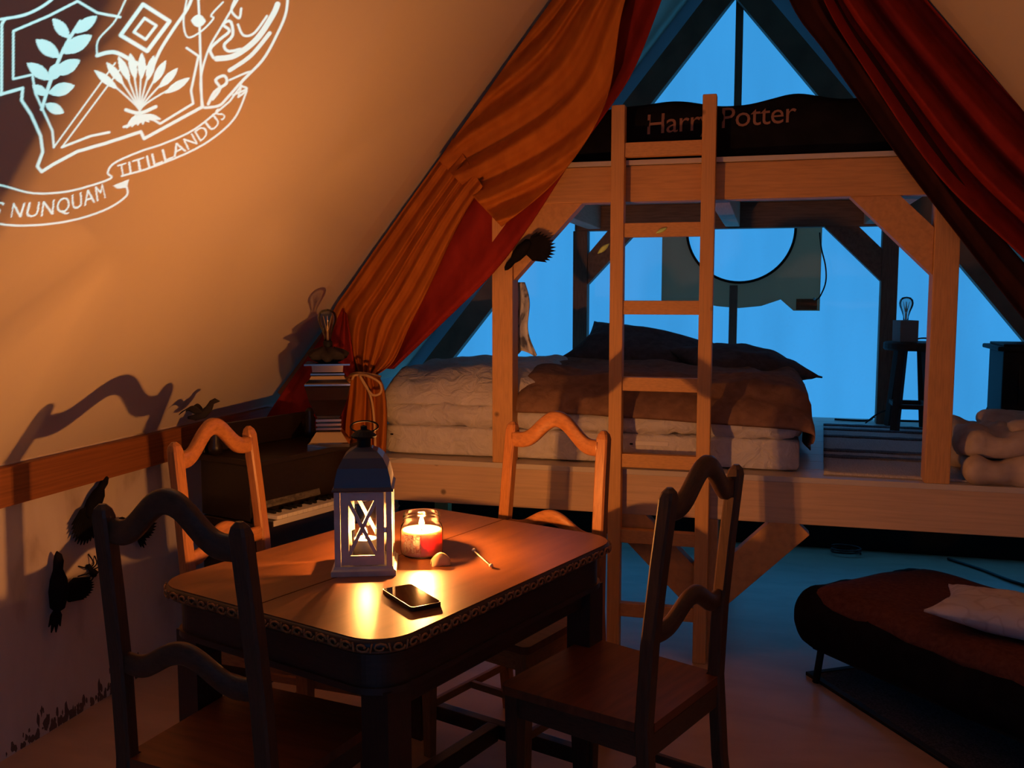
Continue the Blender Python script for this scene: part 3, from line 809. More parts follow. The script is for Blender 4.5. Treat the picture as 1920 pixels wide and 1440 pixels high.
r2 = thing('floor_rug', 'dark speckled rug with black binding under the daybed', 'rug', (0.168, 3.545, 0), math.radians(-57.8))
bm = box(nb(), (0.75, 0.55, 0.006), (1.5, 1.1, 0.01), None, 0.002); obj('pile', bm, 'rug_dark', r2)
for c, s in (((0.75, 0.012, 0.007), (1.5, 0.024, 0.013)), ((0.012, 0.55, 0.0072), (0.024, 1.1, 0.013))):
    obj('binding', box(nb(), c, s, None, 0.002), 'rug_binding', r2)
bm = nb(); tube(bm, [(0.44 + 0.075 * math.cos(a), 5.30 + 0.05 * math.sin(a), 0.008 + 0.0022 * a) for a in [k * 2 * math.pi / 24 for k in range(60)]], 0.005, 6)
o = obj('cable_coil', bm, 'cable', None, True); tag(o, 'small coil of black cable on the floor under the platform', 'cable')
bm = nb(); tube(bm, [(0.95, 5.32, 0.008), (1.08, 5.15, 0.008), (1.2, 4.95, 0.008), (1.34, 4.85, 0.008), (1.6, 4.8, 0.008)], 0.008, 6, 30)
o = obj('floor_hose', bm, 'cable', None, True); tag(o, 'black hose curving over the floor beneath the platform', 'hose')

# ------------------------------------------------------------------ chairs
def wave_rail(z_end, z_hump, th, dep, y0, half=0.178):
    """wavy back rail: flat ends, raised middle"""
    N = 36; bm = nb(); A = []
    for i in range(N + 1):
        x = -half + 2 * half * i / N
        t = min(1.0, abs(x) / 0.135)
        zc = z_end + (z_hump - z_end) * (0.5 + 0.5 * math.cos(math.pi * t))
        yc = y0 - 0.012 * (1 - (x / half) ** 2)
        # thickness measured across the slope
        x2 = x + 1e-4; t2 = min(1.0, abs(x2) / 0.135)
        sl = ((z_end + (z_hump - z_end) * (0.5 + 0.5 * math.cos(math.pi * t2))) - zc) / 1e-4
        h = th / 2 * math.sqrt(1 + sl * sl) ** 0.8
        c = 0.006
        ring = [(x, yc - dep / 2, zc - h + c), (x, yc - dep / 2, zc + h - c), (x, yc - dep / 2 + c, zc + h), (x, yc + dep / 2 - c, zc + h), (x, yc + dep / 2, zc + h - c), (x, yc + dep / 2, zc - h + c), (x, yc + dep / 2 - c, zc - h), (x, yc - dep / 2 + c, zc - h)]
        A.append([bm.verts.new(p) for p in ring])
    for P, Q in zip(A, A[1:]):
        for k in range(8): bm.faces.new((P[k], P[(k + 1) % 8], Q[(k + 1) % 8], Q[k]))
    bm.faces.new(A[0]); bm.faces.new(A[-1])
    return bm
def make_chair(label, loc, rz, w='chair_wood'):
    t = thing('dining_chair', label, 'chair', loc, rz, 'chairs around the dining table')
    # local: +y is the sitting direction; back posts at y<0
    for s in (-1, 1):
        bm = nb()
        pts = [(0.0, -0.235), (0.22, -0.205), (0.43, -0.19), (0.62, -0.20), (0.80, -0.218), (0.955, -0.236), (0.97, -0.2375), (0.98, -0.2385)]
        rings = []
        for i, (z, y) in enumerate(pts):
            k = 1.0 if z < 0.96 else (0.8 if z < 0.975 else 0.4)
            hw, hd = 0.020, 0.0165 * k
            hw *= k if z > 0.965 else 1.0
            c = 0.005
            x = s * (0.187 - 0.012 * max(0, z - 0.43) / 0.55)
            rings.append([bm.verts.new((x + a, y + b_, z)) for a, b_ in ((-hw, -hd + c), (-hw, hd - c), (-hw + c, hd), (hw - c, hd), (hw, hd - c), (hw, -hd + c), (hw - c, -hd), (-hw + c, -hd))])
        for P, Q in zip(rings, rings[1:]):
            for k in range(8): bm.faces.new((P[k], P[(k + 1) % 8], Q[(k + 1) % 8], Q[k]))
        bm.faces.new(rings[0]); bm.faces.new(rings[-1])
        obj('back_post', bm, w, t)
    obj('crest_rail', wave_rail(0.925, 1.002, 0.050, 0.024, -0.228, 0.165), w, t, True)
    obj('lower_rail', wave_rail(0.640, 0.690, 0.045, 0.022, -0.200, 0.168), w, t, True)
    # seat
    bm = nb(); n = 10
    pts = []
    for cx_, cy_, a0 in ((0.185, 0.185, 0), (-0.185, 0.185, 90)):
        for k in range(n + 1):
            a = math.radians(a0 + 90 * k / n); pts.append((cx_ + 0.022 * math.cos(a), cy_ + 0.022 * math.sin(a)))
    pts += [(-0.190, -0.172), (-0.165, -0.172), (-0.165, -0.205), (0.165, -0.205), (0.165, -0.172), (0.190, -0.172)]
    prism(bm, pts, 2, 0.412, 0.434); obj('seat', bm, 'seat_wood', t)
    for s in (-1, 1):
        bm = nb(); rr = []
        for z, h in ((0.0, 0.013), (0.2, 0.016), (0.412, 0.019)):
            rr.append([bm.verts.new((s * 0.178 + a * h, 0.178 + b_ * h, z)) for a, b_ in ((-1, -1), (1, -1), (1, 1), (-1, 1))])
        for P, Q in zip(rr, rr[1:]):
            for k in range(4): bm.faces.new((P[k], P[(k + 1) % 4], Q[(k + 1) % 4], Q[k]))
        bm.faces.new(rr[0]); bm.faces.new(rr[-1]); obj('front_leg', bm, w, t)
        bx('side_apron', (s * 0.18, -0.01, 0.382), (0.018, 0.34, 0.056), w, t, None, 0.002)
        beam('side_stretcher', (s * 0.182, -0.205, 0.16), (s * 0.178, 0.165, 0.16), 0.016, 0.024, w, t, (1, 0, 0))
    bx('front_apron', (0, 0.18, 0.382), (0.32, 0.018, 0.056), w, t, None, 0.002)
    bx('rear_apron', (0, -0.195, 0.382), (0.335, 0.018, 0.056), w, t, None, 0.002)
    bx('cross_stretcher', (0, -0.02, 0.16), (0.345, 0.016, 0.022), w, t, None, 0.002)
    return t
def chair_at(label, p, q, facing, w='chair_wood'):
    """p,q: tops of the two back posts as measured; facing: sitting direction angle"""
    mid = (Vector(p) + Vector(q)) / 2
    f_ = Vector((math.cos(facing), math.sin(facing)))
    c = mid + f_ * 0.238
    return make_chair(label, (c.x, c.y, 0), facing - math.pi / 2, w)
chair_at('shade-darkened wooden chair with wavy back rails pushed in beneath the toy crows', (-1.276, 1.594), (-0.934, 1.533), math.radians(80), 'chair_wood_shaded')
chair_at('wooden chair with wavy back rails facing the candles, in front of the bed platform', (-0.813, 2.995), (-0.463, 2.861), math.radians(248))
chair_at('wooden chair with wavy back rails between the table and the plywood wall', (-1.617, 2.314), (-1.583, 2.683), math.radians(-5))
chair_at('shade-darkened wooden chair with wavy back rails beside the ladder, its seat in view', (-0.196, 2.05), (-0.065, 2.375), math.radians(158), 'chair_wood_shaded')

# ------------------------------------------------------------------ table
TZ = 0.72
TB = thing('dining_table', 'antique wooden dining table with carved edge and rounded corners', 'table', (-0.887, 2.240, 0), math.radians(-19.0))
TWX, TLY = 0.748, 1.005
def rrect(hx, hy, r, n=9):
    pts = []
    for cx_, cy_, a0 in ((hx - r, hy - r, 0), (-hx + r, hy - r, 90), (-hx + r, -hy + r, 180), (hx - r, -hy + r, 270)):
        for k in range(n + 1):
            a = math.radians(a0 + 90 * k / n); pts.append((cx_ + r * math.cos(a), cy_ + r * math.sin(a)))
    return pts
RC = 0.09
full = rrect(TWX / 2 - 0.012, TLY / 2 - 0.012, RC)
SEAM = -0.03
def clip(pts, x0, keep_right):
    out = []
    n = len(pts)
    for i in range(n):
        p, q = pts[i], pts[(i + 1) % n]
        ip = (p[0] >= x0) == keep_right; iq = (q[0] >= x0) == keep_right
        if ip: out.append(p)
        if ip != iq:
            t = (x0 - p[0]) / (q[0] - p[0]); out.append((x0, p[1] + t * (q[1] - p[1])))
    return out
for keep, x0 in ((True, SEAM + 0.0024), (False, SEAM - 0.0024)):
    bm = prism(nb(), clip(full, x0, keep), 2, TZ - 0.03, TZ)
    obj('top_leaf', bm, 'table_top', TB)
# moulded rim under and around the leaves
bm = nb()
prof_rim = [(-0.016, -0.034), (-0.004, -0.034), (0.0, -0.026), (0.006, -0.020), (0.008, -0.012), (0.004, -0.005), (-0.004, -0.001), (-0.012, -0.0015)]
base = rrect(TWX / 2 - 0.012, TLY / 2 - 0.012, RC, 14); rings = []
for i, p in enumerate(base):
    a, b_ = Vector(base[i - 1]), Vector(base[(i + 1) % len(base)])
    d = (b_ - a).normalized(); nrm = Vector((d.y, -d.x))
    rings.append([bm.verts.new((p[0] + nrm.x * o_, p[1] + nrm.y * o_, TZ + z_)) for o_, z_ in prof_rim])
for P, Q in zip(rings, rings[1:] + rings[:1]):
    for k in range(len(prof_rim)): bm.faces.new((P[k], P[(k + 1) % len(prof_rim)], Q[(k + 1) % len(prof_rim)], Q[k]))
rim = obj('edge_moulding', bm, 'table_dark', TB, True)
# carved scrolls along the rim
bm = nb()
L = 0.0; seq = base + base[:1]; step = 0.034; acc = 0.0; kk = 0
for a, b_ in zip(seq, seq[1:]):
    a = Vector(a); b_ = Vector(b_); seg = (b_ - a).length
    while acc < seg:
        p = a + (b_ - a) * (acc / seg); d = (b_ - a).normalized(); nrm = Vector((d.y, -d.x))
        o3 = Vector((p.x + nrm.x * 0.0075, p.y + nrm.y * 0.0075, TZ - 0.016)); t3 = Vector((d.x, d.y, 0)); n3 = Vector((nrm.x, nrm.y, 0)); z3 = Vector((0, 0, 1))
        sgn = 1 if kk % 2 == 0 else -1
        pts = [o3 + t3 * (0.015 * math.cos(th) * (1 - 0.09 * th)) * 1 + z3 * (sgn * 0.0095 * math.sin(th) * (1 - 0.09 * th)) + n3 * 0.001 for th in [q * 0.75 for q in range(10)]]
        tube(bm, pts, 0.0027, 5)
        pts = [o3 + t3 * (0.017 + 0.001 * q) + z3 * (0.009 - 0.0045 * q) * sgn for q in range(5)]
        tube(bm, pts, 0.0026, 5)
        acc += step; kk += 1
    acc -= seg
obj('carved_scrolls', bm, 'chair_wood', rim, True)
# aprons
def ring_wall(name, hx, hy, r, z0, z1, th, mat, parent):
    o_ = rrect(hx, hy, r, 12); i_ = rrect(hx - th, hy - th, max(0.01, r - th), 12)
    bm = nb(); rr = [[bm.verts.new((a[0], a[1], z0)), bm.verts.new((a[0], a[1], z1)), bm.verts.new((b__[0], b__[1], z1)), bm.verts.new((b__[0], b__[1], z0))] for a, b__ in zip(o_, i_)]
    for P, Q in zip(rr, rr[1:] + rr[:1]):
        for k in range(4): bm.faces.new((P[k], P[(k + 1) % 4], Q[(k + 1) % 4], Q[k]))
    return obj(name, bm, mat, parent, False)
ring_wall('apron', TWX / 2 - 0.035, TLY / 2 - 0.035, 0.08, 0.605, TZ - 0.032, 0.02, 'table_dark', TB)
ring_wall('apron_bead', TWX / 2 - 0.028, TLY / 2 - 0.028, 0.085, 0.595, 0.609, 0.03, 'table_dark', TB)
for s in (-1, 1):
    bx('draw_rail', (s * (TWX / 2 - 0.09), 0, 0.565), (0.05, TLY - 0.2, 0.05), 'table_dark', TB, None, 0.004)
for sx in (-1, 1):
    for sy in (-1, 1):
        bm = lathe(nb(), [(0.030, 0.0), (0.030, 0.02), (0.022, 0.06), (0.026, 0.16), (0.034, 0.3), (0.026, 0.34), (0.036, 0.36), (0.036, 0.60)], 4, (sx * (TWX / 2 - 0.075), sy * (TLY / 2 - 0.09), 0), True)
        obj('leg', bm, 'table_dark', TB)
bx('stretcher', (0, 0, 0.10), (0.04, TLY - 0.22, 0.05), 'table_dark', TB, None, 0.004)
for sy in (-1, 1):
    bx('stretcher', (0, sy * (TLY / 2 - 0.09), 0.10), (TWX - 0.2, 0.035, 0.045), 'table_dark', TB, None, 0.004)

# ------------------------------------------------------------------ lantern
LA = math.radians(19.9)
lt = thing('lantern', 'grey metal lantern with crossed bars and domed dark roof, candle burning inside', 'lantern', (-0.952, 2.140, TZ), LA)
bm = nb(); lathe(bm, [(0.078, 0.0), (0.078, 0.012), (0.072, 0.016), (0.070, 0.022)], 4, (0, 0, 0), True); obj('base', bm, 'lantern_paint', lt)
HB = 0.062; Z0, Z1 = 0.022, 0.205
for sx in (-1, 1):
    for sy in (-1, 1):
        bx('corner_post', (sx * HB, sy * HB, (Z0 + Z1) / 2), (0.014, 0.014, Z1 - Z0), 'lantern_paint', lt, None, 0.001)
for q in range(4):
    Mq = Matrix.Rotation(q * math.pi / 2, 3, 'Z')
    bm = nb(); W2 = 0.054; y = -HB - 0.001
    fw_ = 0.019
    box(bm, (-W2 + fw_ / 2, y, (Z0 + Z1) / 2), (fw_, 0.006, Z1 - Z0 - 0.004), None, 0.001); box(bm, (W2 - fw_ / 2 - 0.004, y, (Z0 + Z1) / 2), (fw_, 0.006, Z1 - Z0 - 0.004), None, 0.001)
    box(bm, (-0.002, y, Z1 - 0.012), (2 * W2 - 2 * fw_ - 0.002, 0.006, 0.020), None, 0.001); box(bm, (-0.002, y, Z0 + 0.014), (2 * W2 - 2 * fw_ - 0.002, 0.006, 0.024), None, 0.001)
    bmesh.ops.rotate(bm, verts=bm.verts, cent=(0, 0, 0), matrix=Mq)
    pn = obj('door_frame' if q == 0 else 'side_frame', bm, 'lantern_paint', lt)
    bm = nb(); za, zb_ = Z0 + 0.025, Z1 - 0.021; xa = W2 - fw_
    beam_bm(bm, (-xa - 0.001, y, za), (xa - 0.003, y, zb_), 0.005, 0.0085, (0, 1, 0), 0.0); beam_bm(bm, (xa - 0.003, y, za), (-xa - 0.001, y, zb_), 0.005, 0.0085, (0, 1, 0), 0.0)
    bmesh.ops.rotate(bm, verts=bm.verts, cent=(0, 0, 0), matrix=Mq); obj('cross_bars', bm, 'lantern_paint', pn)
    bm = nb(); box(bm, (0, y + 0.006, (Z0 + Z1) / 2), (0.104, 0.0012, Z1 - Z0 - 0.01)); bmesh.ops.rotate(bm, verts=bm.verts, cent=(0, 0, 0), matrix=Mq); obj('pane', bm, 'glass', pn)
    if q == 0:
        bx('latch', (W2 - 0.001, -HB - 0.010, 0.112), (0.006, 0.008, 0.012), 'steel', pn, None, 0.001)
bm = nb(); lathe(bm, [(0.073, Z1), (0.074, Z1 + 0.004), (0.069, Z1 + 0.010), (0.066, Z1 + 0.03), (0.060, Z1 + 0.055), (0.048, Z1 + 0.078), (0.034, Z1 + 0.092), (0.022, Z1 + 0.098), (0.020, Z1 + 0.100)], 4, (0, 0, 0), True)
rf = obj('roof', bm, 'lantern_roof', lt)
bm = nb(); lathe(bm, [(0.017, Z1 + 0.098), (0.017, Z1 + 0.122), (0.030, Z1 + 0.122), (0.032, Z1 + 0.127), (0.020, Z1 + 0.138), (0.008, Z1 + 0.142), (0.008, Z1 + 0.150), (0.0, Z1 + 0.153)], 16); obj('chimney', bm, 'iron_black', lt, False)
bm = nb(); tube(bm, [(0.034 * math.cos(a), 0.034 * math.sin(a) * 0.5 + 0.02, Z1 + 0.146 + 0.012 * math.sin(a)) for a in [2 * math.pi * k / 24 for k in range(25)]], 0.0022, 6); obj('ring_handle', bm, 'iron_black', lt, True)
# glass cup with candle inside the lantern
cp = thing('candle_cup', 'small glass cup with a burning candle inside the grey lantern', 'candle', lt.matrix_basis @ Vector((0, 0, 0)), 0)
cp.location = (-0.952, 2.140, TZ + 0.0225)
bm = nb(); lathe(bm, [(0.030, 0.0), (0.034, 0.07)], 24); bmesh.ops.delete(bm, geom=[f for f in bm.faces if len(f.verts) > 4 and f.calc_center_median().z > 0.03], context='FACES_ONLY'); obj('cup', bm, 'glass', cp, True)
bm = nb(); lathe(bm, [(0.0, 0.002), (0.028, 0.002), (0.0295, 0.05), (0.027, 0.052), (0.0, 0.050)], 24); obj('wax', bm, 'wax_white', cp, True)
def flame(parent, z0, h, r):
    prof_ = [(0, 0), (0.5, 0.08), (0.95, 0.26), (1.0, 0.38), (0.75, 0.6), (0.4, 0.82), (0.0, 1.0)]
    bm = lathe(nb(), [(a * r, z0 + b_ * h) for a, b_ in prof_], 14); fl = obj('flame', bm, 'flame', parent, True)
    return fl
flame(cp, 0.054, 0.026, 0.0055)
bm = nb(); tube(bm, [(0, 0, 0.048), (0.0005, 0, 0.057)], 0.0009, 5); obj('wick', bm, 'iron_black', cp)
def candle_light(name, loc, watts, r=0.008):
    ldt = bpy.data.lights.new(name, 'POINT'); ldt.energy = watts; ldt.color = CANDLE_COL; ldt.shadow_soft_size = r
    o = bpy.data.objects.new(name, ldt); o.location = loc; COL.objects.link(o); return o
candle_light('lantern_flame_light', (-0.952, 2.140, TZ + 0.0225 + 0.072), LANTERN_W, 0.0045)

# ------------------------------------------------------------------ jar candle
jc = thing('jar_candle', 'open glass jar with pink wax candle burning beside the lantern', 'candle', (-0.860, 2.292, TZ))
bm = nb(); lathe(bm, [(0.0, 0.001), (0.050, 0.001), (0.0545, 0.006), (0.0555, 0.03), (0.0555, 0.068), (0.053, 0.078), (0.0475, 0.086), (0.047, 0.090), (0.049, 0.092), (0.047, 0.094), (0.047, 0.098), (0.049, 0.100), (0.047, 0.102), (0.048, 0.108), (0.0465, 0.109)], 40)
bmesh.ops.delete(bm, geom=[f for f in bm.faces if len(f.verts) > 4 and f.calc_center_median().z > 0.05], context='FACES_ONLY'); obj('jar', bm, 'glass', jc, True)
bm = nb(); lathe(bm, [(0.0, 0.004), (0.051, 0.004), (0.0535, 0.01), (0.0535, 0.062), (0.0525, 0.066), (0.040, 0.0655), (0.0, 0.063)], 40); obj('wax', bm, 'wax', jc, True)
bm = nb(); A = []
for k in range(15):
    a = math.radians(238 + 50 * k / 14); A.append([bm.verts.new((rr_ * math.cos(a), rr_ * math.sin(a), z_)) for rr_, z_ in ((0.0562, 0.014), (0.0562, 0.062), (0.0568, 0.062), (0.0568, 0.014))])
for P, Q in zip(A, A[1:]):
    for k in range(4): bm.faces.new((P[k], P[(k + 1) % 4], Q[(k + 1) % 4], Q[k]))
bm.faces.new(A[0]); bm.faces.new(A[-1]); o = obj('label', bm, 'label_print', jc, True); o['label'] = 'printed pinkish paper label'
flame(jc, 0.070, 0.034, 0.0075)
bm = nb(); tube(bm, [(0, 0, 0.060), (0.001, 0, 0.073)], 0.0012, 5); obj('wick', bm, 'iron_black', jc)
candle_light('jar_flame_light', (-0.860, 2.292, TZ + 0.092), JAR_W, 0.009)

# cookie shell, match and phone
ck = thing('fortune_cookie', 'small folded fortune cookie beside the candle jar', 'cookie', (-0.782, 2.215, TZ), 0.5)
bm = nb(); top, bot = [], []
for i in range(17):
    ra, rb = [], []
    for j in range(13):
        a = math.pi * (i / 16); v = -1 + 2 * j / 12
        r = 0.023 * math.sqrt(max(0.02, 1 - 0.75 * v * v))
        ra.append((v * 0.024, -0.006 + r * math.cos(a) * (0.75 + 0.25 * abs(v)), 0.002 + r * math.sin(a) * 1.3 - 0.004 * abs(v)))
        r2_ = r - 0.002
        rb.append((v * 0.023, -0.006 + r2_ * math.cos(a) * (0.75 + 0.25 * abs(v)), 0.002 + r2_ * math.sin(a) * 1.3 - 0.004 * abs(v)))
    top.append(ra); bot.append(rb)
obj('shell', closed_sheet(bm, top, bot), 'cookie', ck, True)
sp = thing('cotton_bud', 'thin white stick with a round tip lying on the table', 'stick', (-0.69, 2.28, TZ))
bm = nb(); tube(bm, [(-0.042, 0.060, 0.004), (0.040, -0.062, 0.004)], 0.0018, 6); obj('stick', bm, 'stick_white', sp, True)
for e, z in (((0.041, -0.064), 0.006), ((-0.043, 0.062), 0.006)):
    bm = nb(); bmesh.ops.create_icosphere(bm, subdivisions=2, radius=0.0052); bmesh.ops.scale(bm, vec=(1, 1.4, 0.9), verts=bm.verts); bmesh.ops.translate(bm, vec=(e[0], e[1], z), verts=bm.verts); obj('tip', bm, 'stick_white', sp, True)
# phone: corners measured on the table
ph = thing('phone', 'black phone lying face up on the table in front of the lantern', 'phone', (-0.752, 1.934, TZ), math.radians(-43))
bm = prism(nb(), rrect(0.0775, 0.037, 0.009, 5), 2, 0.0008, 0.0095); obj('body', bm, 'phone_case', ph)
bm = prism(nb(), rrect(0.0745, 0.0345, 0.008, 5), 2, 0.0094, 0.0101); obj('screen', bm, 'phone_glass', ph)
bm = nb(); rr = rrect(0.0768, 0.0364, 0.009, 6); tube(bm, [(p[0], p[1], 0.0096) for p in rr + rr[:1]], 0.0007, 5); obj('rim', bm, 'steel', ph, True)

# ------------------------------------------------------------------ harmonium cabinet with lamp
HA = math.atan2(0.954, 0.30) - math.pi / 2      # local y along its front
hm = thing('harmonium', 'dark wooden keyboard cabinet in the corner behind the chair', 'cabinet', (-1.70, 2.955, 0), HA)
# local: x<0 is towards the wall (front face at x=0), y 0..0.44 along the front
LH = 0.53
bx('body', (-0.165, LH / 2, 0.29), (0.33, LH, 0.58), 'dark_wood', hm, None, 0.005)
bx('key_shelf', (0.0, LH / 2, 0.592), (0.10, LH + 0.02, 0.022), 'dark_wood', hm, None, 0.004)
bx('upper_case', (-0.20, LH / 2, 0.687), (0.26, LH, 0.205), 'dark_wood', hm, None, 0.005)
bx('top_board', (-0.18, LH / 2, 0.80), (0.34, LH + 0.03, 0.024), 'dark_wood', hm, None, 0.006)
bx('back_gallery', (-0.318, LH / 2, 0.862), (0.02, LH, 0.10), 'dark_wood', hm, None, 0.004)
for k in range(19):
    bx('white_key', (0.012, 0.03 + k * 0.0255, 0.611), (0.068, 0.0238, 0.014), 'ivory', hm, None, 0.0015)
for k in range(18):
    if k % 7 in (2, 6): continue
    bx('black_key', (-0.006, 0.03 + (k + 0.5) * 0.0255, 0.621), (0.034, 0.011, 0.012), 'iron_black', hm, None, 0.001)
bx('key_strip', (0.051, LH / 2, 0.596), (0.004, LH + 0.01, 0.02), 'ivory_tape', hm, None, 0.001)
for y in (0.02, LH - 0.02):
    bm = lathe(nb(), [(0.026, 0.0), (0.026, 0.03), (0.018, 0.045), (0.022, 0.075), (0.014, 0.09), (0.02, 0.105), (0.012, 0.118), (0.0, 0.122)], 16, (-0.27, y, 0.812)); obj('corner_finial', bm, 'dark_wood', hm, True)
o = bx('sheet_music', (-0.0745, 0.2, 0.655), (0.003, 0.30, 0.075), 'paper', None, Matrix.Rotation(-0.25, 3, 'Y'), 0.001)
o.parent = None; o.location = (-1.70, 2.955, 0.005); o.rotation_euler = (0, 0, HA); tag(o, 'dim printed sheets propped above the keyboard', 'sheet music')
sl_ = thing('silver_lamp', 'silver tiered urn lamp with a clear bulb on the dark cabinet', 'lamp', (-1.642, 3.365, 0.8125), 0.40)
bm = nb(); lathe(bm, [(0.072, 0.0), (0.072, 0.012), (0.066, 0.016), (0.045, 0.05), (0.038, 0.058), (0.044, 0.060), (0.044, 0.068), (0.038, 0.070), (0.044, 0.076), (0.044, 0.084), (0.038, 0.087), (0.044, 0.092), (0.044, 0.100), (0.036, 0.104)], 4, (0, 0, 0), True); obj('foot', bm, 'silver', sl_)
bm = nb(); lathe(bm, [(0.036, 0.104), (0.044, 0.115), (0.066, 0.175), (0.076, 0.222), (0.078, 0.228)], 4, (0, 0, 0), True); obj('urn', bm, 'silver', sl_)
bm = nb(); lathe(bm, [(0.078, 0.228), (0.078, 0.234), (0.062, 0.250), (0.056, 0.262), (0.058, 0.266), (0.058, 0.272), (0.052, 0.276), (0.054, 0.300), (0.078, 0.302), (0.078, 0.308), (0.0, 0.310)], 4, (0, 0, 0), True); obj('shoulder', bm, 'silver', sl_)
bm = nb(); N = 48; rows = []
for z, r in ((0.310, 0.020), (0.322, 0.058), (0.338, 0.066), (0.350, 0.048), (0.362, 0.022)):
    rows.append([bm.verts.new(((r + 0.010 * (r > 0.03) * math.sin(7 * t)) * math.cos(t), (r + 0.010 * (r > 0.03) * math.sin(7 * t)) * math.sin(t), z + 0.006 * math.sin(5 * t))) for t in [2 * math.pi * k / N for k in range(N)]])
for A_, B_ in zip(rows, rows[1:]):
    for k in range(N): bm.faces.new((A_[k], A_[(k + 1) % N], B_[(k + 1) % N], B_[k]))
bm.faces.new(rows[0]); bm.faces.new(rows[-1]); obj('ruffled_collar', bm, 'dark_fabric', sl_, True)
bm = lathe(nb(), [(0.016, 0.355), (0.016, 0.385), (0.012, 0.39)], 16); obj('socket', bm, 'iron_black', sl_, True)
bulb(sl_, 0.388, 0.034, 0.12)
sl_.scale = (1.1, 1.1, 1.04)

# ------------------------------------------------------------------ black birds, spiders, glint pieces
def feather_fan(bm, root, ang0, ang1, n, length, width, M, lift=0.0):
    for k in range(n):
        a = math.radians(ang0 + (ang1 - ang0) * k / max(1, n - 1)); l = length * (0.8 + 0.2 * math.sin(math.pi * k / max(1, n - 1)))
        d = Vector((math.cos(a), math.sin(a), 0)); s = Vector((-d.y, d.x, 0))
        pts = [root, root + d * l * 0.5 + s * width, root + d * l, root + d * l * 0.5 - s * width]
        A_ = [bm.verts.new(M @ (p + Vector((0, 0, 0.002 + lift * k)))) for p in pts]; B_ = [bm.verts.new(M @ (p + Vector((0, 0, 0.006 + lift * k)))) for p in pts]
        bm.faces.new(A_); bm.faces.new(B_)
        for q in range(4): bm.faces.new((A_[q], A_[(q + 1) % 4], B_[(q + 1) % 4], B_[q]))
def crow(label, origin, ex, ey, ez, size, wing=(-70, 10), head=(0.02, 0.09), tail_a=(200, 250), head_r=0.5):
    """flat-mounted toy crow; ex,ey in the mounting surface, ez out of it"""
    M = Matrix((Vector(ex), Vector(ey), Vector(ez))).transposed().to_4x4(); M.translation = origin
    t = thing('toy_crow', label, 'toy crow', origin, 0, 'black toy crows pinned up as decoration')
    ML = M.copy(); ML.translation = (0, 0, 0)
    ML = ML @ Matrix.Scale(size, 4)
    bm = nb()
    hx, hy = head
    d = Vector((hx, hy, 0)).normalized()
    spine = [Vector((-d.x * 0.055, -d.y * 0.055, 0.022)), Vector((-d.x * 0.045, -d.y * 0.045, 0.024)), Vector((0, 0, 0.028)), Vector((d.x * 0.035, d.y * 0.035, 0.028)), Vector((hx * 0.72, hy * 0.72, 0.026)), Vector((hx, hy, 0.028)), Vector((hx * 1.2, hy * 1.2, 0.026)), Vector((hx * 1.32, hy * 1.32, 0.022))]
    rad = [0.3, 0.75, 1.0, 0.85, 0.5, 0.52, 0.38, 0.06]
    tube(bm, [ML @ p for p in spine], 0.026 * size, 12, 0, lambda q: rad[int(round(q * 7))])
    obj('body', bm, 'cloth_black', t, True)
    bm = nb(); feather_fan(bm, Vector((0.0, 0.0, 0.02)), wing[0], wing[1], 11, 0.145, 0.019, ML, 0.0008); obj('wing', bm, 'cloth_black', t)
    bm = nb(); feather_fan(bm, Vector((-d.x * 0.04, -d.y * 0.04, 0.018)), tail_a[0], tail_a[1], 4, 0.075, 0.010, ML, 0.001); obj('tail', bm, 'cloth_black', t)
    return t
WX, WY, WZ = (0, 1, 0), (0, 0, 1), (1, 0, 0)
crow('black toy crow low on the plywood wall, wing spread out to its side', Vector((XL + 0.001, 2.47, 0.455)), WX, WY, WZ, 1.15, (-28, 4), (0.005, 0.085), (235, 275))
crow('black toy crow high on the plywood wall just under the wooden rail', Vector((XL + 0.001, 2.655, 0.70)), WX, WY, WZ, 1.0, (205, 262), (0.055, 0.062), (225, 285))
crow('black toy crow on the plywood wall half hidden by the near chair back', Vector((XL + 0.001, 2.86, 0.56)), WX, WY, WZ, 0.9, (-30, 25), (-0.06, 0.05), (-75, -40))
crow('black toy crow with bristling wing perched on the bunk brace', Vector((-0.925, FY + 0.008, 1.565)), (1, 0, 0), (0, 0, 1), (0, -1, 0), 0.95, (-25, 35), (-0.055, -0.06), (20, 50))
def spider(label, origin, ex, ey, ez, size, ang=0.0):
    M = Matrix((Vector(ex), Vector(ey), Vector(ez))).transposed().to_4x4() @ Matrix.Rotation(ang, 4, 'Z') @ Matrix.Scale(size, 4)
    t = thing('toy_spider', label, 'toy spider', origin, 0, 'black toy spiders on the side wall')
    bm = nb(); tube(bm, [M @ Vector(p) for p in ((0, -0.03, 0.012), (0, -0.026, 0.013), (0, -0.012, 0.015), (0, 0.0, 0.012), (0, 0.010, 0.011), (0, 0.018, 0.010), (0, 0.022, 0.01))], 0.013 * size, 10, 0, lambda q: [0.15, 0.7, 1.0, 0.5, 0.6, 0.6, 0.1][int(round(q * 6))]); obj('body', bm, 'cloth_black', t, True)
    for s in (-1, 1):
        for k in range(4):
            a = math.radians(55 - 38 * k)
            bm = nb(); tube(bm, [M @ Vector(p) for p in ((0, 0.004 - 0.004 * k, 0.010), (s * 0.022 * math.cos(a), 0.022 * math.sin(a), 0.022), (s * 0.048 * math.cos(a), 0.050 * math.sin(a), 0.001))], 0.0021 * size, 5, 8); obj('leg', bm, 'cloth_black', t)
    return t
spider('black toy spider on the pale plywood between the crow and the near chair', Vector((XL + 0.001, 2.645, 0.475)), WX, WY, WZ, 1.05, 0.5)
spider('black toy spider on the side wall beside the dark cabinet', Vector((XL + 0.001, 3.39, 0.67)), WX, WY, WZ, 1.2, 2.6)
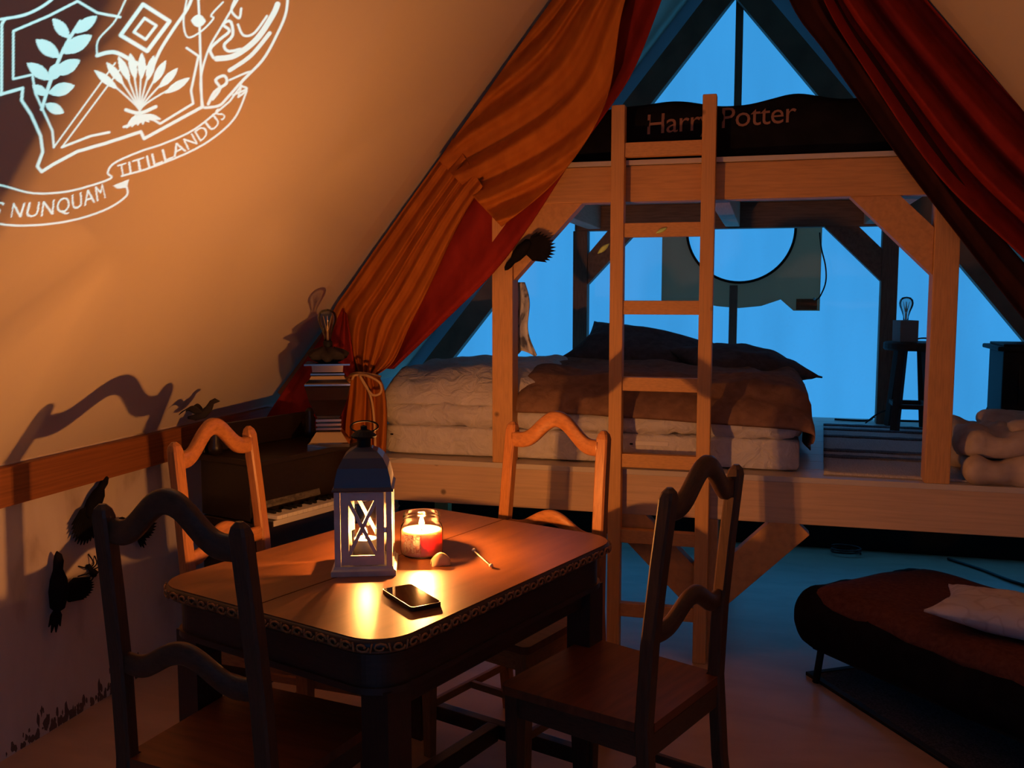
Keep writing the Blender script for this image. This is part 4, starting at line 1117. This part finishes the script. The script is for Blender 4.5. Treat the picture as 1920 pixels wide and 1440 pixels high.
spider('black toy spider low on the plywood just above the table edge', Vector((XL + 0.001, 3.20, 0.32)), WX, WY, WZ, 1.0, 1.2)
# raven figurine on the cabinet gallery
fg = thing('bird_figurine', 'small dark bird figurine with raised wings perched on the cabinet corner', 'figurine', (-1.985, 3.035, 0.9355), 0.3)
bm = nb(); tube(bm, [(-0.055, 0, 0.012), (-0.03, 0, 0.012), (0.0, 0, 0.024), (0.022, 0, 0.045), (0.034, 0, 0.068), (0.046, 0, 0.074), (0.062, 0, 0.072)], 0.016, 10, 0, lambda q: [0.3, 0.7, 1.0, 0.85, 0.6, 0.6, 0.1][int(round(q * 6))]); obj('body', bm, 'dark_fabric', fg, True)
for s in (-1, 1):
    bm = nb(); top, bot = [], []
    for i in range(9):
        u = i / 8; ra, rb = [], []
        for j in range(5):
            v = j / 4; p = Vector((-0.03 - 0.045 * u + 0.035 * v, s * (0.010 + 0.03 * u), 0.03 + 0.03 * math.sin(u * 2.2) - 0.025 * (1 - v) * u))
            ra.append(p); rb.append(p + Vector((0, 0, -0.003)))
        top.append(ra); bot.append(rb)
    obj('wing', closed_sheet(bm, top, bot), 'dark_fabric', fg, True)
# bright green pieces imitating two glints of light by the ladder
def glint_scrap(label, c, ang, L_=0.05):
    bm = nb(); top, bot = [], []
    for i in range(9):
        u = i / 8 * 2 - 1; ra, rb = [], []
        for j in range(4):
            v = j / 3 * 2 - 1; w = 0.3 * L_ * (1 - u * u) + 0.001
            p = Vector((u * L_ / 2, 0.004 * u * u + 0.003 * v * v, v * w / 2)); p = Matrix.Rotation(ang, 3, 'Y') @ p
            ra.append(p); rb.append(p + Vector((0, 0.0015, 0)))
        top.append(ra); bot.append(rb)
    o = obj('glint_piece', closed_sheet(bm, top, bot), 'glint_green', None, True); o.location = c
    return tag(o, label, 'leaf', 'pale green pieces imitating glints near the ladder')
glint_scrap('pale green piece imitating a glint on a ladder rung', atY(1240, 432, 3.5505), math.radians(-25), 0.045)
glint_scrap('pale green piece imitating a glint behind the ladder rail', atY(1131, 466, 3.68), math.radians(-40), 0.06)
# pale wire on the platform beam near the curtain
bm = nb(); tube(bm, [atY(722, 868, 3.600), atY(738, 862, 3.600), atY(760, 859, 3.600), atY(790, 862, 3.602)], 0.003, 6, 20)
o = obj('pale_cord', bm, 'cable_pale', None, True); tag(o, 'thin pale cord along the platform edge below the mattress corner', 'cord')

# ------------------------------------------------------------------ slide projector (stands to the right, out of the picture) throwing the emblem
PJ = Vector((1.22, 0.62, 1.22))
PC = Vector((XL, 0, ZK)); PN = Vector((-SL, 0, 1)).normalized()
def to_wall(px, py):
    d = ray(px, py); return CAM + d * ((PC - CAM).dot(PN) / d.dot(PN))
tgt = to_wall(190, 90)
pf = (tgt - PJ).normalized(); pr = pf.cross(Vector((0, 0, 1))).normalized(); pu = pr.cross(pf)
# emblem drawn on the wall plane; measured in photo pixels, then carried over to the film
X0, Y0, NXp, NYp = -330, -330, 900, 790
IMG = np.zeros((NYp, NXp), np.float32)
def stroke(pts, w, val=1.0, n=None):
    P = [Vector((*p, 0)) for p in pts]
    if n: P = [crv(P, k / n) for k in range(n + 1)]
    for a, b_ in zip(P, P[1:]):
        x0 = int(max(0, min(a.x, b_.x) - w - 2 - X0)); x1 = int(min(NXp, max(a.x, b_.x) + w + 3 - X0)); y0 = int(max(0, min(a.y, b_.y) - w - 2 - Y0)); y1 = int(min(NYp, max(a.y, b_.y) + w + 3 - Y0))
        if x1 <= x0 or y1 <= y0: continue
        gx, gy = np.meshgrid(np.arange(x0, x1) + X0, np.arange(y0, y1) + Y0)
        dx, dy = b_.x - a.x, b_.y - a.y; L2 = dx * dx + dy * dy + 1e-9
        t = np.clip(((gx - a.x) * dx + (gy - a.y) * dy) / L2, 0, 1)
        dist = np.hypot(gx - a.x - t * dx, gy - a.y - t * dy)
        cov = np.clip(w / 2 - dist + 0.7, 0, 1) * val
        IMG[y0:y1, x0:x1] = np.maximum(IMG[y0:y1, x0:x1], cov)
def fill(pts, val=1.0):
    A = np.array(pts, float); x0 = int(A[:, 0].min()) - 1; x1 = int(A[:, 0].max()) + 2; y0 = int(A[:, 1].min()) - 1; y1 = int(A[:, 1].max()) + 2
    x0 = max(x0, X0); x1 = min(x1, X0 + NXp); y0 = max(y0, Y0); y1 = min(y1, Y0 + NYp)
    if x1 <= x0 or y1 <= y0: return
    gx, gy = np.meshgrid(np.arange(x0, x1), np.arange(y0, y1)); ins = np.zeros(gx.shape, bool)
    for i in range(len(A)):
        p, q = A[i], A[(i + 1) % len(A)]
        if p[1] == q[1]: continue
        c = ((p[1] > gy) != (q[1] > gy)) & (gx < (q[0] - p[0]) * (gy - p[1]) / (q[1] - p[1]) + p[0]); ins ^= c
    s = IMG[y0 - Y0:y1 - Y0, x0 - X0:x1 - X0]; s[ins] = np.maximum(s[ins], val)
def leafshape(a, b_, w, val=1.0, bend=0.0):
    a = Vector((*a, 0)); b_ = Vector((*b_, 0)); d = b_ - a; s = Vector((-d.y, d.x, 0)).normalized()
    L_, R_ = [], []
    for k in range(13):
        t = k / 12; c = a + d * t + s * bend * math.sin(math.pi * t); h = w / 2 * math.sin(math.pi * t) ** 0.8
        L_.append(c + s * h); R_.append(c - s * h)
    fill([(p.x, p.y) for p in L_ + R_[::-1]], val)
# shield outline (two lines)
stroke([(0, 177), (42, 165), (40, 188), (58, 215), (76, 255), (80, 285), (70, 312), (78, 322), (100, 308), (145, 284), (200, 268), (264, 247), (270, 260), (374, 203), (380, 200)], 5.5)
stroke([(372, 0), (374, 40), (376, 120), (378, 200)], 4)
stroke([(24, 60), (24, 148), (60, 140), (66, 175), (82, 210), (98, 245), (101, 276)], 4)
stroke([(116, 276), (170, 255), (205, 248)], 4); stroke([(232, 238), (284, 222), (300, 232), (362, 194), (358, 170), (372, 105), (350, 90)], 4)
stroke([(101, 276), (216, 118)], 2.5); stroke([(116, 276), (234, 118)], 2.5)
stroke([(24, 58), (90, 30), (145, 2), (182, 24), (225, 32)], 4.5)
stroke([(2, 177), (2, 45), (8, 36)], 5); stroke([(0, 36), (50, 26), (95, 0), (130, -40)], 5, 1, 20)
stroke([(182, 104), (215, 98), (255, 118), (285, 132)], 7, 1, 16); stroke([(285, 130), (300, 95), (325, 55), (352, 15), (365, -20)], 5.5, 1, 20)
stroke([(182, 104), (184, 75), (215, 40), (235, 0)], 3, 1, 16)
# plain lozenge device in the middle
def poly_line(pts, w): stroke(pts + pts[:1], w)
poly_line([(268, 8), (318, 40), (276, 96), (226, 66)], 7); poly_line([(271, 34), (293, 48), (273, 74), (251, 60)], 5)
# leaf sprig, left quarter
stroke([(78, 205), (95, 150), (120, 90), (150, 40)], 6, 1, 20)
for a, b_, w in (((95, 150), (50, 118), 24), ((100, 140), (150, 112), 26), ((112, 108), (66, 74), 26), ((116, 100), (172, 66), 28), ((130, 72), (98, 34), 22), ((138, 62), (182, 30), 22), ((88, 178), (60, 160), 18), ((90, 175), (140, 160), 24), ((84, 195), (120, 212), 20), ((96, 150), (110, 118), 24)):
    leafshape(a, b_, w)
# sheaf of grain, lower quarter
for k in range(9):
    t = k / 8; e = (186 + 160 * t, 196 - 92 * math.sin(math.pi * (0.22 + 0.62 * t)))
    stroke([(268, 232), (262 + 10 * (t - .5), 200), e], 3.0, 0.95, 14); leafshape((e[0] * .55 + 264 * .45, e[1] * .55 + 204 * .45), (e[0] + (e[0] - 264) * .12, e[1] - 6), 15, 1.0)
stroke([(236, 206), (262, 212), (292, 200)], 6, 1, 12)
for q in range(7): leafshape((256 + 3 * q, 214), (236 + 11 * q, 242 - 3 * q), 8)
# mantling scrolls, right
stroke([(380, 198), (376, 150), (390, 95), (415, 50), (445, 0), (470, -40)], 3.5, 1, 24)
stroke([(384, 202), (410, 198), (425, 184), (455, 150), (492, 112), (518, 66), (536, 22), (540, -30)], 4.5, 1, 30)
stroke([(390, 195), (402, 172), (424, 156), (420, 142), (404, 150), (412, 166), (398, 186)], 5, 1, 24); stroke([(430, 150), (470, 134), (450, 158), (462, 166), (436, 178)], 3.5, 1, 16)
stroke([(400, 108), (394, 92), (412, 74), (430, 58), (418, 46), (432, 40), (436, 66), (420, 84), (428, 96), (450, 92)], 5, 1, 30)
stroke([(406, 110), (440, 104), (480, 74), (510, 30), (520, 8)], 10, 1, 24); stroke([(430, 132), (470, 104), (505, 62)], 7, 1, 16)
stroke([(446, 46), (456, 66), (476, 62), (500, 30)], 4, 1, 16); stroke([(440, 0), (434, 20), (448, 34), (452, 16)], 4, 1, 16)
stroke([(350, 0), (344, 40), (352, 70), (378, 58), (400, 35), (396, 28), (418, 4)], 3, 1, 24)
leafshape((358, 38), (386, 40), 24)
# ribbon
stroke([(-330, 60), (-200, 270), (-90, 330), (0, 347), (60, 362), (120, 360), (170, 348), (208, 334), (202, 324), (214, 306), (260, 285), (310, 268), (360, 245), (400, 215), (430, 190)], 3.2, 1, 90)
stroke([(-340, 130), (-215, 330), (-100, 398), (0, 420), (70, 422), (140, 412), (200, 392), (236, 368), (238, 352)], 3.2, 1, 70)
stroke([(228, 330), (280, 315), (350, 287), (400, 258), (440, 220), (462, 170)], 3.2, 1, 40); fill([(212, 348), (242, 336), (238, 352), (220, 354)]); stroke([(462, 170), (446, 182), (452, 160), (430, 190)], 3.2)
def text_on(body, pts, h, shear, spacing=1.0, x_from=0.0, x_to=1.0):
    vs, tr = text_mesh(body, 1.0, shear, 1.0, spacing)
    a, b_ = vs[:, 0].min(), vs[:, 0].max(); cap = 0.73
    out = []
    for x, y in vs:
        t = x_from + (x_to - x_from) * (x - a) / (b_ - a)
        P = [Vector((*p, 0)) for p in pts]; c = crv(P, t); d = (crv(P, min(1, t + 0.01)) - crv(P, max(0, t - 0.01))).normalized(); up_ = Vector((d.y, -d.x, 0))
        q = c + up_ * (y / cap * h); out.append((q.x, q.y))
    for t in tr: fill([out[i] for i in t])
text_on('NUNQUAM', [(20, 408), (70, 406), (120, 398), (165, 384), (202, 370)], 29, 0.3, 1.05)
text_on("'S", [(-26, 402), (0, 406), (22, 408)], 29, 0.3, 1.0, 0.0, 0.62)
text_on('TITILLANDUS', [(226, 331), (280, 314), (340, 288), (385, 258), (424, 218)], 24, 0.12, 1.0)
# close the shield outside the picture
stroke([(0, 177), (-60, 170), (-62, -60), (-10, -150), (120, -215), (260, -200), (340, -140), (365, -60), (372, 0)], 5, 1, 50)
# film: a fine grid whose vertices carry the picture as transparency
DF = 0.16
cor = [to_wall(x, y) for x, y in ((X0 + 4, Y0 + 4), (X0 + NXp - 4, Y0 + 4), (X0 + 4, Y0 + NYp - 4), (X0 + NXp - 4, Y0 + NYp - 4))]
uv = [((c - PJ).dot(pr) / (c - PJ).dot(pf), (c - PJ).dot(pu) / (c - PJ).dot(pf)) for c in cor if (c - PJ).dot(pf) > 0.2]
ua, ub = max(-0.42, min(u for u, v in uv)), min(0.42, max(u for u, v in uv)); va, vb = max(-0.42, min(v for u, v in uv)), min(0.42, max(v for u, v in uv))
NU, NV = 640, 560
uu = np.linspace(ua, ub, NU); vv = np.linspace(va, vb, NV); U, V_ = np.meshgrid(uu, vv)
npv = lambda v: np.array(v[:])
D = npv(pf) + U[..., None] * npv(pr) + V_[..., None] * npv(pu)
tt = float((PC - PJ).dot(PN)) / (D @ npv(PN))
WP = npv(PJ) + D * tt[..., None]
rel = WP - npv(CAM); zz = rel @ npv(FW)
pxs = 960 + F_PX * (rel @ npv(RT)) / zz; pys = 720 - F_PX * (rel @ npv(UP)) / zz
fx = np.clip(pxs - X0, 0, NXp - 1.01); fy = np.clip(pys - Y0, 0, NYp - 1.01)
i0 = fx.astype(int); j0 = fy.astype(int); ax = fx - i0; ay = fy - j0
val = IMG[j0, i0] * (1 - ax) * (1 - ay) + IMG[j0, i0 + 1] * ax * (1 - ay) + IMG[j0 + 1, i0] * (1 - ax) * ay + IMG[j0 + 1, i0 + 1] * ax * ay
val[(zz < 0.3) | (pxs < X0) | (pxs > X0 + NXp) | (pys < Y0) | (pys > Y0 + NYp)] = 0
val = 0.004 + 0.996 * val
pj = thing('slide_projector', 'black slide projector on a tripod aimed at the canvas slope', 'projector', (PJ.x, PJ.y, 0))
loc = (npv(PJ) - np.array([PJ.x, PJ.y, 0])) + D * DF
me = bpy.data.meshes.new('slide_film')
me.vertices.add(NU * NV); me.vertices.foreach_set('co', loc.reshape(-1).astype(np.float32))
idx = np.arange(NU * NV).reshape(NV, NU)
quads = np.stack([idx[:-1, :-1], idx[:-1, 1:], idx[1:, 1:], idx[1:, :-1]], -1).reshape(-1, 4)
me.loops.add(quads.size); me.loops.foreach_set('vertex_index', quads.reshape(-1).astype(np.int32))
me.polygons.add(len(quads)); me.polygons.foreach_set('loop_start', np.arange(0, quads.size, 4, dtype=np.int32))
at = me.color_attributes.new('film', 'FLOAT_COLOR', 'POINT')
cc = np.ones((NU * NV, 4), np.float32); cc[:, :3] = val.reshape(-1, 1); at.data.foreach_set('color', cc.reshape(-1))
me.update(); me.validate()
m = bpy.data.materials.new('film'); m.use_nodes = True; nt = m.node_tree; nt.nodes.clear()
o_ = nt.nodes.new('ShaderNodeOutputMaterial'); t_ = nt.nodes.new('ShaderNodeBsdfTransparent'); a_ = nt.nodes.new('ShaderNodeAttribute'); a_.attribute_name = 'film'
nt.links.new(a_.outputs['Color'], t_.inputs[0]); nt.links.new(t_.outputs[0], o_.inputs[0]); me.materials.append(m)
film = bpy.data.objects.new('slide_film', me); COL.objects.link(film); film.parent = pj
# housing: a tube-shaped shade from the lamp to the film, body behind, tripod below
MP = Matrix((pr, pu, -pf)).transposed()
zl = PJ.z
def loc3(a, b_, c): return Vector((0, 0, zl)) + pr * a + pu * b_ + pf * c
ha, hb, hc, hd_ = ua * DF - 0.0005, ub * DF + 0.0005, va * DF - 0.0005, vb * DF + 0.0005
bm = nb()
for a0, a1, b0, b1 in ((ha - 0.01, ha, hc - 0.01, hd_ + 0.01), (hb, hb + 0.01, hc - 0.01, hd_ + 0.01), (ha, hb, hc - 0.01, hc), (ha, hb, hd_, hd_ + 0.01)):
    box(bm, loc3((a0 + a1) / 2, (b0 + b1) / 2, 0.078), (a1 - a0, b1 - b0, 0.176), MP)
obj('hood', bm, 'projector_shell', pj)
obj('body', box(nb(), loc3((ha + hb) / 2, (hc + hd_) / 2, -0.121), (hb - ha + 0.06, hd_ - hc + 0.05, 0.22), MP, 0.012), 'projector_shell', pj)
obj('head', box(nb(), (0, 0, zl - 0.115), (0.08, 0.08, 0.06), None, 0.006), 'iron_black', pj)
for k in range(3):
    a = math.radians(100 + 120 * k); bm = nb(); tube(bm, [(0.03 * math.cos(a), 0.03 * math.sin(a), zl - 0.13), (0.36 * math.cos(a), 0.36 * math.sin(a), 0.0)], 0.012, 8); obj('leg', bm, 'iron_black', pj, True)
ls = bpy.data.lights.new('projector_lamp', 'SPOT'); ls.energy = SPOT_W; ls.color = (0.36, 0.76, 1.0); ls.shadow_soft_size = 0.0
ls.spot_size = math.radians(72); ls.spot_blend = 0.05
lo = bpy.data.objects.new('projector_lamp', ls); lo.location = PJ; lo.rotation_euler = MP.to_euler(); COL.objects.link(lo)
